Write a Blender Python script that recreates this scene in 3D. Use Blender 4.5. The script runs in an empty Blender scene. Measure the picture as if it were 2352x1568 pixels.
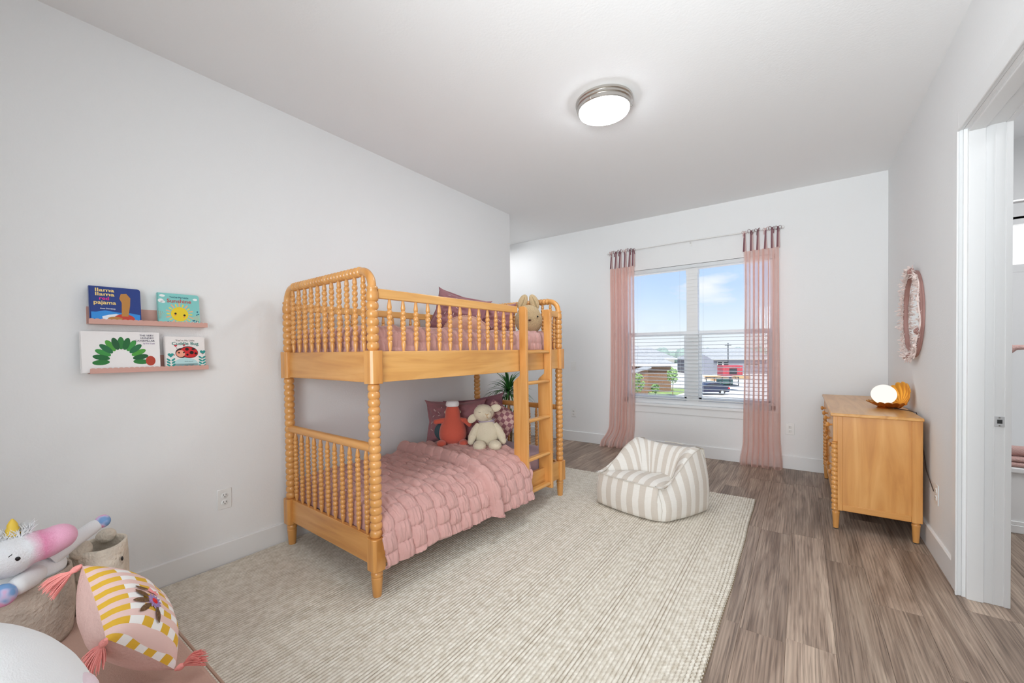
import bpy, bmesh, math, random
from mathutils import Vector, Matrix, noise, Euler
import numpy as np
random.seed(7)
PI = math.pi
scene = bpy.context.scene
COL = scene.collection

# ------------------------------------------------------------------ camera
CAM = (0.0, 0.0, 1.2)
YAW, PITCH, ROLL = 0.63324, -0.01556, -0.01272
def camera():
    c, s = math.cos(YAW), math.sin(YAW)
    f = Vector((-s * math.cos(PITCH), c * math.cos(PITCH), math.sin(PITCH)))
    r = Vector((c, s, 0)); u = r.cross(f)
    r2 = math.cos(ROLL) * r + math.sin(ROLL) * u
    u2 = -math.sin(ROLL) * r + math.cos(ROLL) * u
    cd = bpy.data.cameras.new('camera'); co = bpy.data.objects.new('camera', cd)
    COL.objects.link(co)
    m = Matrix(((r2.x, u2.x, -f.x, CAM[0]), (r2.y, u2.y, -f.y, CAM[1]), (r2.z, u2.z, -f.z, CAM[2]), (0, 0, 0, 1)))
    co.matrix_world = m
    cd.sensor_width = 36; cd.lens = 942.52 * 36 / 2352
    cd.shift_x = 26.9 / 2352; cd.shift_y = 35.99 / 2352
    cd.clip_start = 0.02; cd.clip_end = 800
    scene.camera = co
camera()

# ------------------------------------------------------------------ world, lights, exposure
w = bpy.data.worlds.new('sky'); scene.world = w; w.use_nodes = True
nt = w.node_tree; nt.nodes.clear()
def wn(t, **k):
    n = nt.nodes.new(t)
    for a, b in k.items(): setattr(n, a, b)
    return n
wo = wn('ShaderNodeOutputWorld'); bg = wn('ShaderNodeBackground'); tc = wn('ShaderNodeTexCoord'); sp = wn('ShaderNodeSeparateXYZ')
rp = wn('ShaderNodeValToRGB'); nz = wn('ShaderNodeTexNoise'); mx = wn('ShaderNodeMixRGB'); cr = wn('ShaderNodeValToRGB'); mp = wn('ShaderNodeMapping')
nt.links.new(tc.outputs['Generated'], sp.inputs[0]); nt.links.new(sp.outputs['Z'], rp.inputs[0])
E_ = rp.color_ramp.elements
E_[0].position = 0.0; E_[0].color = (0.93, 0.96, 1.0, 1)
E_[1].position = 0.62; E_[1].color = (0.16, 0.33, 0.75, 1)
e = E_.new(0.045); e.color = (0.83, 0.91, 1.0, 1)
e = E_.new(0.12); e.color = (0.60, 0.76, 1.0, 1)
e = E_.new(0.24); e.color = (0.37, 0.57, 0.95, 1)
mp.inputs['Scale'].default_value = (1, 1, 3.2)
mp.inputs['Location'].default_value = (0.13, 0.4, 0.0)
nt.links.new(tc.outputs['Generated'], mp.inputs[0]); nt.links.new(mp.outputs[0], nz.inputs['Vector'])
nz.inputs['Scale'].default_value = 5.5; nz.inputs['Detail'].default_value = 7
cr.color_ramp.elements[0].position = 0.57; cr.color_ramp.elements[1].position = 0.72
nt.links.new(nz.outputs[0], cr.inputs[0]); nt.links.new(cr.outputs[0], mx.inputs[0])
nt.links.new(rp.outputs[0], mx.inputs[1]); mx.inputs[2].default_value = (0.95, 0.96, 1, 1)
nt.links.new(mx.outputs[0], bg.inputs[0]); bg.inputs[1].default_value = 1.6
nt.links.new(bg.outputs[0], wo.inputs[0])

def area(name, loc, rot, sx, sy, power, col=(1, 1, 1), spread=PI):
    l = bpy.data.lights.new(name, 'AREA'); l.shape = 'RECTANGLE'; l.size = sx; l.size_y = sy; l.energy = power; l.color = col; l.spread = spread
    o = bpy.data.objects.new(name, l); o.location = loc; o.rotation_euler = rot; COL.objects.link(o); return o
# added fill light behind the camera, stands for no real window
area('back_fill_light', (-0.1, -1.25, 1.35), (math.radians(88), 0, math.radians(8)), 1.5, 1.6, 62, (0.91, 0.97, 1), 2.0)
# lamp of the alcove beyond the bed
area('alcove_light', (-3.4, 4.35, 2.68), (0, 0, 0), 0.4, 0.4, 9, (0.98, 0.99, 1))
# added fill from behind the camera, aimed forward and up at the ceiling
area('ceiling_fill_light', (-0.2, -0.45, 1.55), (math.radians(119), 0, math.radians(-2)), 1.0, 0.8, 21, (0.91, 0.97, 1), 1.45)
# added unseen light to brighten the bathroom beyond the door
area('bathroom_fill_light', (1.5, 3.0, 2.66), (0, 0, 0), 0.7, 1.4, 32, (0.97, 0.985, 1))
sun = bpy.data.lights.new('sun', 'SUN'); sun.energy = 9.0; sun.angle = 0.01; sun.color = (1, 0.97, 0.92)
so = bpy.data.objects.new('sun', sun); so.rotation_euler = (math.radians(32), 0, math.radians(20)); COL.objects.link(so)

vs = scene.view_settings
vs.view_transform = 'Standard'; vs.look = 'None'; vs.gamma = 1; vs.use_curve_mapping = False; vs.exposure = -0.52
scene.cycles.max_bounces = 8; scene.cycles.diffuse_bounces = 5; scene.cycles.glossy_bounces = 3; scene.cycles.transparent_max_bounces = 12
scene.cycles.use_adaptive_sampling = True; scene.cycles.adaptive_threshold = 0.035
scene.cycles.use_denoising = True

# ------------------------------------------------------------------ materials
def lin(c):
    if isinstance(c, str):
        c = [int(c[i:i + 2], 16) / 255 for i in (0, 2, 4)]
        c = [x / 12.92 if x <= 0.04045 else ((x + 0.055) / 1.055) ** 2.4 for x in c]
    return (c[0], c[1], c[2], 1)
MATS = {}
class NT:
    def __init__(s, name):
        s.m = bpy.data.materials.new(name); s.m.use_nodes = True; s.t = s.m.node_tree
        s.b = s.t.nodes['Principled BSDF']; s.o = s.t.nodes['Material Output']
    def n(s, t, **k):
        x = s.t.nodes.new(t)
        for a, b in k.items():
            if a in x.inputs: x.inputs[a].default_value = b
            else: setattr(x, a, b)
        return x
    def l(s, a, b): s.t.links.new(a, b)
def P(m, **k):
    for a, b in k.items(): m.b.inputs[a.replace('_', ' ')].default_value = b
def simple(name, col, rough=0.6, spec=0.5, metal=0.0, bump=None, scale=50, detail=3, vary=0.0, vscale=6, sheen=0.0, stretch=(1, 1, 1), emit=0, coord='Object'):
    m = NT(name); c = lin(col)
    P(m, Base_Color=c, Roughness=rough, Metallic=metal)
    m.b.inputs['Specular IOR Level'].default_value = spec
    if sheen: m.b.inputs['Sheen Weight'].default_value = sheen; m.b.inputs['Sheen Roughness'].default_value = 0.5
    if emit: m.b.inputs['Emission Color'].default_value = c; m.b.inputs['Emission Strength'].default_value = emit
    if bump or vary:
        tc = m.n('ShaderNodeTexCoord'); mp = m.n('ShaderNodeMapping'); mp.inputs['Scale'].default_value = stretch
        m.l(tc.outputs[coord], mp.inputs[0])
    if bump:
        nz = m.n('ShaderNodeTexNoise', Scale=scale, Detail=detail); bp = m.n('ShaderNodeBump', Strength=bump, Distance=0.01)
        m.l(mp.outputs[0], nz.inputs['Vector']); m.l(nz.outputs[0], bp.inputs['Height']); m.l(bp.outputs[0], m.b.inputs['Normal'])
    if vary:
        nz = m.n('ShaderNodeTexNoise', Scale=vscale, Detail=4); m.l(mp.outputs[0], nz.inputs['Vector'])
        mr = m.n('ShaderNodeMapRange'); mr.inputs[3].default_value = 1 - vary; mr.inputs[4].default_value = 1 + vary
        mr.inputs[1].default_value = 0.3; mr.inputs[2].default_value = 0.7
        hs = m.n('ShaderNodeHueSaturation'); hs.inputs['Color'].default_value = c
        m.l(nz.outputs[0], mr.inputs[0]); m.l(mr.outputs[0], hs.inputs['Value']); m.l(hs.outputs[0], m.b.inputs['Base Color'])
    MATS[name] = m.m; return m.m

def wood(name, c1, c2, c3, axis='Z', scale=1.0, rough=0.32, coat=0.25):
    m = NT(name); tc = m.n('ShaderNodeTexCoord'); mp = m.n('ShaderNodeMapping')
    st = {'X': (1.2, 14, 14), 'Y': (14, 1.2, 14), 'Z': (14, 14, 1.2)}[axis]
    mp.inputs['Scale'].default_value = tuple(x * scale for x in st)
    m.l(tc.outputs['Object'], mp.inputs[0])
    nz = m.n('ShaderNodeTexNoise', Scale=1.0, Detail=6, Distortion=1.3); m.l(mp.outputs[0], nz.inputs['Vector'])
    r = m.n('ShaderNodeValToRGB'); m.l(nz.outputs[0], r.inputs[0])
    el = r.color_ramp.elements; el[0].position = 0.28; el[0].color = lin(c3); el[1].position = 0.74; el[1].color = lin(c1)
    x = el.new(0.5); x.color = lin(c2)
    n2 = m.n('ShaderNodeTexNoise', Scale=3.0, Detail=2); m.l(tc.outputs['Object'], n2.inputs['Vector'])
    hs = m.n('ShaderNodeHueSaturation'); mr = m.n('ShaderNodeMapRange'); mr.inputs[3].default_value = 0.9; mr.inputs[4].default_value = 1.1
    m.l(n2.outputs[0], mr.inputs[0]); m.l(mr.outputs[0], hs.inputs['Value']); m.l(r.outputs[0], hs.inputs['Color']); m.l(hs.outputs[0], m.b.inputs['Base Color'])
    P(m, Roughness=rough); m.b.inputs['Coat Weight'].default_value = coat; m.b.inputs['Coat Roughness'].default_value = 0.25
    bp = m.n('ShaderNodeBump', Strength=0.05, Distance=0.002); m.l(nz.outputs[0], bp.inputs['Height']); m.l(bp.outputs[0], m.b.inputs['Normal'])
    MATS[name] = m.m; return m.m

WALL = simple('wall_paint', (0.86, 0.865, 0.87), 0.9, 0.25, bump=0.10, scale=120, detail=2)
CEIL = simple('ceiling_paint', (0.89, 0.895, 0.90), 0.95, 0.2, bump=0.07, scale=85, detail=3)
TRIM = simple('trim_paint', (0.84, 0.845, 0.85), 0.4, 0.4)
BATHW = simple('bath_wall', (0.86, 0.865, 0.87), 0.5, 0.4)
PLAST = simple('white_plastic', (0.85, 0.85, 0.84), 0.35)
SLOT = simple('dark_slot', (0.03, 0.03, 0.03), 0.6)
WOODZ = wood('maple_upright', 'E5AB67', 'DA9B54', 'C48340', 'Z')
WOODX = wood('maple_across', 'E5AB67', 'DA9B54', 'C48340', 'X')
WOODY = wood('maple_along', 'E9B471', 'DEA55E', 'C88B49', 'Y')
WOODT = wood('maple_turned', 'E5AC6A', 'DA9C56', 'C68643', 'Z', 0.6, rough=0.28, coat=0.4)
CHROME = simple('brushed_nickel', (0.58, 0.56, 0.53), 0.28, metal=1.0, bump=0.03, scale=200)
STEEL = simple('steel', (0.72, 0.72, 0.73), 0.45, metal=0.8)
SHEET = simple('sheet_fabric', 'B9A0AC', 0.9, 0.2, bump=0.25, scale=9, vary=0.05, sheen=0.2, stretch=(1, 5, 1))
MAUVE = simple('mauve_linen', '9B6B71', 0.92, 0.2, bump=0.5, scale=14, vary=0.10, sheen=0.3)
QUILT = simple('quilt_fabric', 'CDA09A', 0.9, 0.2, bump=0.30, scale=60, vary=0.06, sheen=0.25)
BLUSH = simple('blush_fabric', 'CC9E8C', 0.9, 0.2, bump=0.3, scale=60, sheen=0.2)
CORAL = simple('coral_plush', 'D2624F', 0.95, 0.15, bump=0.35, scale=240, sheen=0.35)
CREAM = simple('cream_plush', 'DDD2BA', 0.95, 0.15, bump=0.5, scale=160, vary=0.05, sheen=0.3)
TAN = simple('tan_boucle', 'CFB48C', 0.98, 0.1, bump=1.0, scale=190, vary=0.14, vscale=120, sheen=0.2)
WHITEP = simple('white_plush', 'EFF0F2', 0.97, 0.1, bump=0.18, scale=380, sheen=0.3)
TEAL = simple('teal_plush', '4D5F66', 0.95, 0.1, bump=0.3, scale=200)
BLACK = simple('black_gloss', (0.01, 0.01, 0.012), 0.08)
BROWN = simple('brown_thread', '5A3320', 0.8)
GOLDT = simple('gold_thread', 'B8894A', 0.8)
FELT = simple('beige_felt', 'E2D8C9', 1.0, 0.05, bump=0.9, scale=60, vary=0.16, vscale=14)
FELTD = simple('grey_felt', 'C4B7AA', 1.0, 0.05, bump=0.9, scale=60, vary=0.2, vscale=12)
BENCH = simple('tan_canvas', 'C2A193', 0.9, 0.2, bump=0.25, scale=180)
BENCHP = simple('tan_piping', 'B39684', 0.8)
SHELFM = simple('pink_metal', 'D6A79B', 0.45, 0.4)
GREEN = simple('leaf_green', '2F6E33', 0.45, 0.5, vary=0.25, vscale=9)
POT = simple('white_pot', (0.85, 0.85, 0.84), 0.4)
SOIL = simple('soil', '4A382B', 1.0, bump=0.8, scale=60)
STALK = simple('plant_stalk', '7B6648', 0.9, bump=0.5, scale=40)
BRASS = simple('aged_gold', 'C9883A', 0.3, metal=0.9, bump=0.15, scale=40)
GOLDIN = simple('gold_inner', 'EFA63A', 0.35, metal=0.6)
LACE = simple('pale_pink_trim', 'EAD9D3', 0.8, vary=0.12, vscale=40)
ROSEF = simple('rose_frame', 'A77F78', 0.55)
MIRR = simple('mirror_glass', (0.9, 0.9, 0.9), 0.02, metal=1.0)
CABLE = simple('dark_cable', (0.05, 0.035, 0.03), 0.5)
TOWEL = simple('pink_towel', 'D9B2AC', 0.95, bump=0.9, scale=160)
TUBM = simple('tub_enamel', (0.88, 0.885, 0.89), 0.15)
TASSEL = simple('coral_thread', 'FFA6A0', 0.75, bump=0.3, scale=300)

# floor plank material
m = NT('oak_vinyl'); geo = m.n('ShaderNodeNewGeometry'); oi = m.n('ShaderNodeObjectInfo')
va = m.n('ShaderNodeVectorMath', operation='SCALE'); cmb = m.n('ShaderNodeCombineXYZ')
mul = m.n('ShaderNodeMath', operation='MULTIPLY'); mul.inputs[1].default_value = 37.0
m.l(oi.outputs['Random'], mul.inputs[0]); m.l(mul.outputs[0], cmb.inputs[0]); m.l(mul.outputs[0], cmb.inputs[1]); m.l(mul.outputs[0], cmb.inputs[2])
add = m.n('ShaderNodeVectorMath', operation='ADD'); m.l(geo.outputs['Position'], add.inputs[0]); m.l(cmb.outputs[0], add.inputs[1])
mp = m.n('ShaderNodeMapping'); mp.inputs['Scale'].default_value = (11, 1.1, 1); m.l(add.outputs[0], mp.inputs[0])
mp2 = m.n('ShaderNodeMapping'); mp2.inputs['Scale'].default_value = (150, 3.4, 1); m.l(add.outputs[0], mp2.inputs[0])
n1 = m.n('ShaderNodeTexNoise', Scale=1.0, Detail=4, Distortion=1.4); m.l(mp.outputs[0], n1.inputs['Vector'])
n2 = m.n('ShaderNodeTexNoise', Scale=1.0, Detail=5, Distortion=0.8); m.l(mp2.outputs[0], n2.inputs['Vector'])
wv = m.n('ShaderNodeTexWave', Scale=1.0, Distortion=9, Detail=2); wv.bands_direction = 'X'; wv.inputs['Detail Scale'].default_value = 0.7
mp3 = m.n('ShaderNodeMapping'); mp3.inputs['Scale'].default_value = (20, 1.6, 1); m.l(add.outputs[0], mp3.inputs[0]); m.l(mp3.outputs[0], wv.inputs['Vector'])
r1 = m.n('ShaderNodeValToRGB'); el = r1.color_ramp.elements
el[0].position = 0.30; el[0].color = lin('8A7566'); el[1].position = 0.74; el[1].color = lin('CBB6A3'); x = el.new(0.52); x.color = lin('AF9988')
m.l(n1.outputs[0], r1.inputs[0])
r2 = m.n('ShaderNodeValToRGB'); el = r2.color_ramp.elements; el[0].position = 0.36; el[0].color = (0.42, 0.40, 0.39, 1); el[1].position = 0.52; el[1].color = (1, 1, 1, 1)
m.l(n2.outputs[0], r2.inputs[0])
mix = m.n('ShaderNodeMixRGB', blend_type='MULTIPLY'); mix.inputs[0].default_value = 0.7; m.l(r1.outputs[0], mix.inputs[1]); m.l(r2.outputs[0], mix.inputs[2])
mixw = m.n('ShaderNodeMixRGB', blend_type='MULTIPLY'); mixw.inputs[0].default_value = 0.22; m.l(mix.outputs[0], mixw.inputs[1]); m.l(wv.outputs[0], mixw.inputs[2])
mr = m.n('ShaderNodeMapRange'); mr.inputs[3].default_value = 0.78; mr.inputs[4].default_value = 1.12; m.l(oi.outputs['Random'], mr.inputs[0])
hs = m.n('ShaderNodeHueSaturation'); m.l(mixw.outputs[0], hs.inputs['Color']); m.l(mr.outputs[0], hs.inputs['Value']); m.l(hs.outputs[0], m.b.inputs['Base Color'])
P(m, Roughness=0.42); m.b.inputs['Specular IOR Level'].default_value = 0.4
bp = m.n('ShaderNodeBump', Strength=0.35, Distance=0.002); m.l(n2.outputs[0], bp.inputs['Height']); m.l(bp.outputs[0], m.b.inputs['Normal'])
PLANK = m.m
FLOORB = simple('floor_underlay', '3A2E27', 0.9)

# rug material
m = NT('woven_wool'); tc = m.n('ShaderNodeTexCoord'); mp = m.n('ShaderNodeMapping'); mp.inputs['Scale'].default_value = (38, 26, 1); m.l(tc.outputs['Object'], mp.inputs[0])
n1 = m.n('ShaderNodeTexNoise', Scale=1.0, Detail=3); m.l(mp.outputs[0], n1.inputs['Vector'])
r1 = m.n('ShaderNodeValToRGB'); el = r1.color_ramp.elements; el[0].position = 0.3; el[0].color = lin('D2C9B9'); el[1].position = 0.62; el[1].color = lin('EAE4D8')
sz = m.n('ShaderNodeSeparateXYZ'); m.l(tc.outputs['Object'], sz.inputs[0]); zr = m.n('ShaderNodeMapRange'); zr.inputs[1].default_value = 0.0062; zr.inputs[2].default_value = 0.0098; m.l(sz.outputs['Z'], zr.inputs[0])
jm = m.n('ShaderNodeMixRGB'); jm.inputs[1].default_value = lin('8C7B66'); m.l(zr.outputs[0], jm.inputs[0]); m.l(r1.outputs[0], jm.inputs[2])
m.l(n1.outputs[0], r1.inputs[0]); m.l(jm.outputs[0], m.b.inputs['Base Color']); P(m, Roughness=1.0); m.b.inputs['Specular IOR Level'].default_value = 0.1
n2 = m.n('ShaderNodeTexNoise', Scale=220, Detail=3); m.l(tc.outputs['Object'], n2.inputs['Vector'])
bp = m.n('ShaderNodeBump', Strength=0.7, Distance=0.003); m.l(n2.outputs[0], bp.inputs['Height']); m.l(bp.outputs[0], m.b.inputs['Normal'])
RUG = m.m

def glass(name, tint=(0.97, 0.99, 0.99, 1), refl=0.04):
    m = NT(name); m.t.nodes.remove(m.b)
    tr = m.n('ShaderNodeBsdfTransparent'); tr.inputs[0].default_value = tint; gl = m.n('ShaderNodeBsdfGlossy'); gl.inputs['Roughness'].default_value = 0.02
    mix = m.n('ShaderNodeMixShader'); mix.inputs[0].default_value = refl
    m.l(tr.outputs[0], mix.inputs[1]); m.l(gl.outputs[0], mix.inputs[2]); m.l(mix.outputs[0], m.o.inputs[0]); return m.m
GLASS = glass('window_glass')
def emis(name, col, st):
    m = NT(name); m.t.nodes.remove(m.b); e = m.n('ShaderNodeEmission'); e.inputs[0].default_value = lin(col); e.inputs[1].default_value = st
    m.l(e.outputs[0], m.o.inputs[0]); return m.m
LAMPM = emis('lamp_diffuser', (0.90, 0.965, 1.0), 70.0)
GLOBE = emis('lamp_globe', (1, 0.94, 0.85), 1.6)
BATHGL = emis('frosted_daylight', (1, 1, 1), 2.2)

# curtain: thin cotton, part translucent
def sheer(name, col, trans=0.45, clear=0.06):
    m = NT(name); m.t.nodes.remove(m.b); c = lin(col)
    d = m.n('ShaderNodeBsdfDiffuse'); d.inputs[0].default_value = c; t = m.n('ShaderNodeBsdfTranslucent'); t.inputs[0].default_value = c
    tr = m.n('ShaderNodeBsdfTransparent'); m1 = m.n('ShaderNodeMixShader'); m2 = m.n('ShaderNodeMixShader')
    lw = m.n('ShaderNodeLayerWeight', Blend=0.5); f1 = m.n('ShaderNodeMapRange'); f2 = m.n('ShaderNodeMapRange')   # less cloth to pass through where it faces the eye
    for f_, a, b, lo in ((f1, trans, trans * 0.35, 0.0), (f2, clear, 0.0, 0.0)):
        f_.inputs[1].default_value = lo; f_.inputs[2].default_value = 0.6; f_.inputs[3].default_value = a; f_.inputs[4].default_value = b; m.l(lw.outputs['Facing'], f_.inputs[0])
    m.l(f1.outputs[0], m1.inputs[0]); m.l(f2.outputs[0], m2.inputs[0])
    tc = m.n('ShaderNodeTexCoord'); nz = m.n('ShaderNodeTexNoise', Scale=90, Detail=2); bp = m.n('ShaderNodeBump', Strength=0.3, Distance=0.004)
    m.l(tc.outputs['Object'], nz.inputs['Vector']); m.l(nz.outputs[0], bp.inputs['Height']); m.l(bp.outputs[0], d.inputs['Normal'])
    m.l(d.outputs[0], m1.inputs[1]); m.l(t.outputs[0], m1.inputs[2]); m.l(m1.outputs[0], m2.inputs[1]); m.l(tr.outputs[0], m2.inputs[2]); m.l(m2.outputs[0], m.o.inputs[0]); return m.m
CURT = sheer('pink_cotton', 'F8DAD2', 0.82, 0.50)
RIB = simple('plum_ribbon', '8A6068', 0.8)
RIB2 = simple('pale_ribbon', 'D9BDBB', 0.8)

# ------------------------------------------------------------------ mesh helpers
class MB:
    def __init__(s): s.v = []; s.f = []; s.uv = None
    def add(s, vs, fs, M=None):
        k = len(s.v)
        s.v += [tuple(M @ Vector(p)) if M else tuple(p) for p in vs]; s.f += [tuple(i + k for i in f) for f in fs]; return s
    def box(s, x0, x1, y0, y1, z0, z1, M=None):
        v = [(x0, y0, z0), (x1, y0, z0), (x1, y1, z0), (x0, y1, z0), (x0, y0, z1), (x1, y0, z1), (x1, y1, z1), (x0, y1, z1)]
        return s.add(v, [(0, 3, 2, 1), (4, 5, 6, 7), (0, 1, 5, 4), (1, 2, 6, 5), (2, 3, 7, 6), (3, 0, 4, 7)], M)
    def prism(s, poly, h0, h1, M=None):      # polygon in xy, extruded in z
        n = len(poly); v = [(x, y, h0) for x, y in poly] + [(x, y, h1) for x, y in poly]
        return s.add(v, [tuple(range(n - 1, -1, -1)), tuple(range(n, 2 * n))] + [(i, (i + 1) % n, n + (i + 1) % n, n + i) for i in range(n)], M)
    def lathe(s, prof, n=14, M=None, caps=True):   # prof [(r, z)]
        v = []; f = []
        for r, z in prof:
            for i in range(n): a = 2 * PI * i / n; v.append((r * math.cos(a), r * math.sin(a), z))
        for j in range(len(prof) - 1):
            for i in range(n): f.append((j * n + i, j * n + (i + 1) % n, (j + 1) * n + (i + 1) % n, (j + 1) * n + i))
        if caps: f += [tuple(range(n - 1, -1, -1)), tuple((len(prof) - 1) * n + i for i in range(n))]
        return s.add(v, f, M)
    def tube(s, pts, r, n=8, M=None, caps=True, flat=1.0):
        pts = [Vector(p) for p in pts]; m = len(pts); rr = r if isinstance(r, (list, tuple)) else [r] * m
        v = []; f = []; nrm = None
        for i, p in enumerate(pts):
            t = (pts[min(i + 1, m - 1)] - pts[max(i - 1, 0)]); t.normalize()
            if nrm is None:
                nrm = t.orthogonal().normalized() if abs(t.z) > 0.9 else t.cross(Vector((0, 0, 1))).normalized()
            nrm = (nrm - t * nrm.dot(t)).normalized(); b = t.cross(nrm)
            for k in range(n):
                a = 2 * PI * k / n; v.append(tuple(p + nrm * math.cos(a) * rr[i] + b * math.sin(a) * rr[i] * flat))
        for j in range(m - 1):
            for i in range(n): f.append((j * n + i, j * n + (i + 1) % n, (j + 1) * n + (i + 1) % n, (j + 1) * n + i))
        if caps: f += [tuple(range(n - 1, -1, -1)), tuple((m - 1) * n + i for i in range(n))]
        return s.add(v, f, M)
    def ell(s, c, r, n=20, m=12, M=None, fn=None):
        r = r if isinstance(r, (tuple, list)) else (r, r, r); v = []; f = []
        v.append((0, 0, -1))
        for j in range(1, m):
            t = PI * j / m - PI / 2
            for i in range(n): a = 2 * PI * i / n; v.append((math.cos(t) * math.cos(a), math.cos(t) * math.sin(a), math.sin(t)))
        v.append((0, 0, 1)); T = len(v) - 1
        for i in range(n): f.append((0, 1 + (i + 1) % n, 1 + i)); f.append((T, 1 + (m - 2) * n + i, 1 + (m - 2) * n + (i + 1) % n))
        for j in range(m - 2):
            for i in range(n): f.append((1 + j * n + i, 1 + j * n + (i + 1) % n, 1 + (j + 1) * n + (i + 1) % n, 1 + (j + 1) * n + i))
        v = [(c[0] + p[0] * r[0], c[1] + p[1] * r[1], c[2] + p[2] * r[2]) for p in v]
        return s.add(v, f, M)
    def grid(s, fn, nu, nv, closeu=False, flip=False):
        v = [fn(i / (nu if closeu else nu - 1), j / (nv - 1)) for j in range(nv) for i in range(nu)]; f = []
        for j in range(nv - 1):
            for i in range(nu if closeu else nu - 1):
                q = (j * nu + i, j * nu + (i + 1) % nu, (j + 1) * nu + (i + 1) % nu, (j + 1) * nu + i); f.append(q[::-1] if flip else q)
        return s.add(v, f)
def mesh_of(name, mb, mat, smooth=True, ang=40):
    me = bpy.data.meshes.new(name); me.from_pydata(mb.v, [], mb.f); me.update()
    if mat: me.materials.append(mat)
    if smooth:
        me.shade_smooth(); me.set_sharp_from_angle(angle=math.radians(ang))
    if mb.uv:
        ul = me.uv_layers.new(name='UVMap')
        for li, l in enumerate(me.loops): ul.data[li].uv = mb.uv[l.vertex_index]
    return me
def obj(name, mb, mat, parent=None, loc=None, rot=None, smooth=True, bevel=0, ang=40, mods=()):
    me = mb if isinstance(mb, bpy.types.Mesh) else mesh_of(name, mb, mat, smooth, ang)
    o = bpy.data.objects.new(name, me); COL.objects.link(o)
    if parent: o.parent = parent
    if loc is not None: o.location = loc
    if rot is not None: o.rotation_euler = rot
    if bevel:
        b = o.modifiers.new('bevel', 'BEVEL'); b.width = bevel; b.segments = 2; b.limit_method = 'ANGLE'; b.harden_normals = False
    for t, k in mods:
        md = o.modifiers.new(t.lower(), t)
        for a, b in k.items(): setattr(md, a, b)
    return o
def tag(o, label, cat, group=None, kind=None):
    o['label'] = label; o['category'] = cat
    if group: o['group'] = group
    if kind: o['kind'] = kind
    return o
def thing(name, label, cat, loc=(0, 0, 0), rot=(0, 0, 0), group=None):
    o = bpy.data.objects.new(name, None); COL.objects.link(o); o.location = loc; o.rotation_euler = rot; o.empty_display_size = 0.05
    return tag(o, label, cat, group)
def struct(name, mb, mat, parent=None, smooth=False, bevel=0):
    o = obj(name, mb, mat, parent, smooth=smooth, bevel=bevel)
    if not parent: o['kind'] = 'structure'
    return o
def copy_part(o, parent, loc=None, rot=None):
    c = o.copy(); COL.objects.link(c); c.parent = parent
    if loc is not None: c.location = loc
    if rot is not None: c.rotation_euler = rot
    return c
def text(name, body, size, mat, parent, loc, rot=(0, 0, 0), bold=0.0, align='LEFT', sx=1.0):
    cu = bpy.data.curves.new(name, 'FONT'); cu.body = body; cu.size = size; cu.align_x = align; cu.offset = bold; cu.extrude = 0.0002; cu.resolution_u = 3
    cu.materials.append(mat); tmp = bpy.data.objects.new('tmp', cu); me = bpy.data.meshes.new_from_object(tmp); me.name = name; bpy.data.objects.remove(tmp)
    o = bpy.data.objects.new(name, me); COL.objects.link(o); o.parent = parent; o.location = loc; o.rotation_euler = rot; o.scale = (sx, 1, 1); return o
FUSE = lambda v=0.006, it=4: (('REMESH', dict(mode='VOXEL', voxel_size=v, use_smooth_shade=True)), ('SMOOTH', dict(factor=0.6, iterations=it)))
def N(x, y, z=0.0): return noise.noise(Vector((x, y, z)))
def sm(a, b, x):
    t = min(1, max(0, (x - a) / (b - a))); return t * t * (3 - 2 * t)
def interp(pts, x):
    if x <= pts[0][0]: return pts[0][1]
    for (a, b), (c, d) in zip(pts, pts[1:]):
        if x <= c: return b + (d - b) * (x - a) / (c - a)
    return pts[-1][1]

# ------------------------------------------------------------------ room shell
XL, XR, YW, H = -2.658, 0.615, 4.935, 2.737
YB = -1.35
WX0, WX1, WZ0, WZ1 = -1.76, -0.21, 0.56, 2.135       # window opening
struct('wall_left', MB().box(XL - 0.12, XL, YB, 3.83, 0, H), WALL)
struct('wall_alcove', MB().box(-4.12, -4.0, 3.71, YW, 0, H).box(-4.0, XL - 0.12, 3.71, 3.83, 0, H), WALL)
struct('wall_window', MB().box(-4.12, WX0, YW, YW + 0.14, 0, H).box(WX1, 2.3, YW, YW + 0.14, 0, H).box(WX0, WX1, YW, YW + 0.14, 0, WZ0).box(WX0, WX1, YW, YW + 0.14, WZ1, H), WALL)
struct('wall_right', MB().box(XR, XR + 0.15, 2.86, YW, 0, H).box(XR, XR + 0.15, 1.95, 2.86, 2.21, H).box(XR, XR + 0.15, YB, 1.95, 0, H), WALL)
struct('wall_back', MB().box(XL - 0.12, 2.3, YB - 0.12, YB, 0, H), WALL)
struct('wall_bathroom', MB().box(2.3, 2.42, YB, 4.9, 0, H).box(XR + 0.15, 2.3, 4.8, 4.92, 0, 1.74).box(XR + 0.15, 2.3, 4.8, 4.92, 2.14, H).box(XR + 0.15, 0.9, 4.8, 4.92, 1.74, 2.14).box(2.1, 2.3, 4.8, 4.92, 1.74, 2.14), BATHW)
struct('ceiling', MB().box(-4.12, 2.42, YB - 0.12, YW + 0.14, H, H + 0.1), CEIL)
fl = struct('floor', MB().box(-4.12, 2.42, YB - 0.12, YW + 0.14, -0.12, -0.0045), FLOORB)
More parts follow.
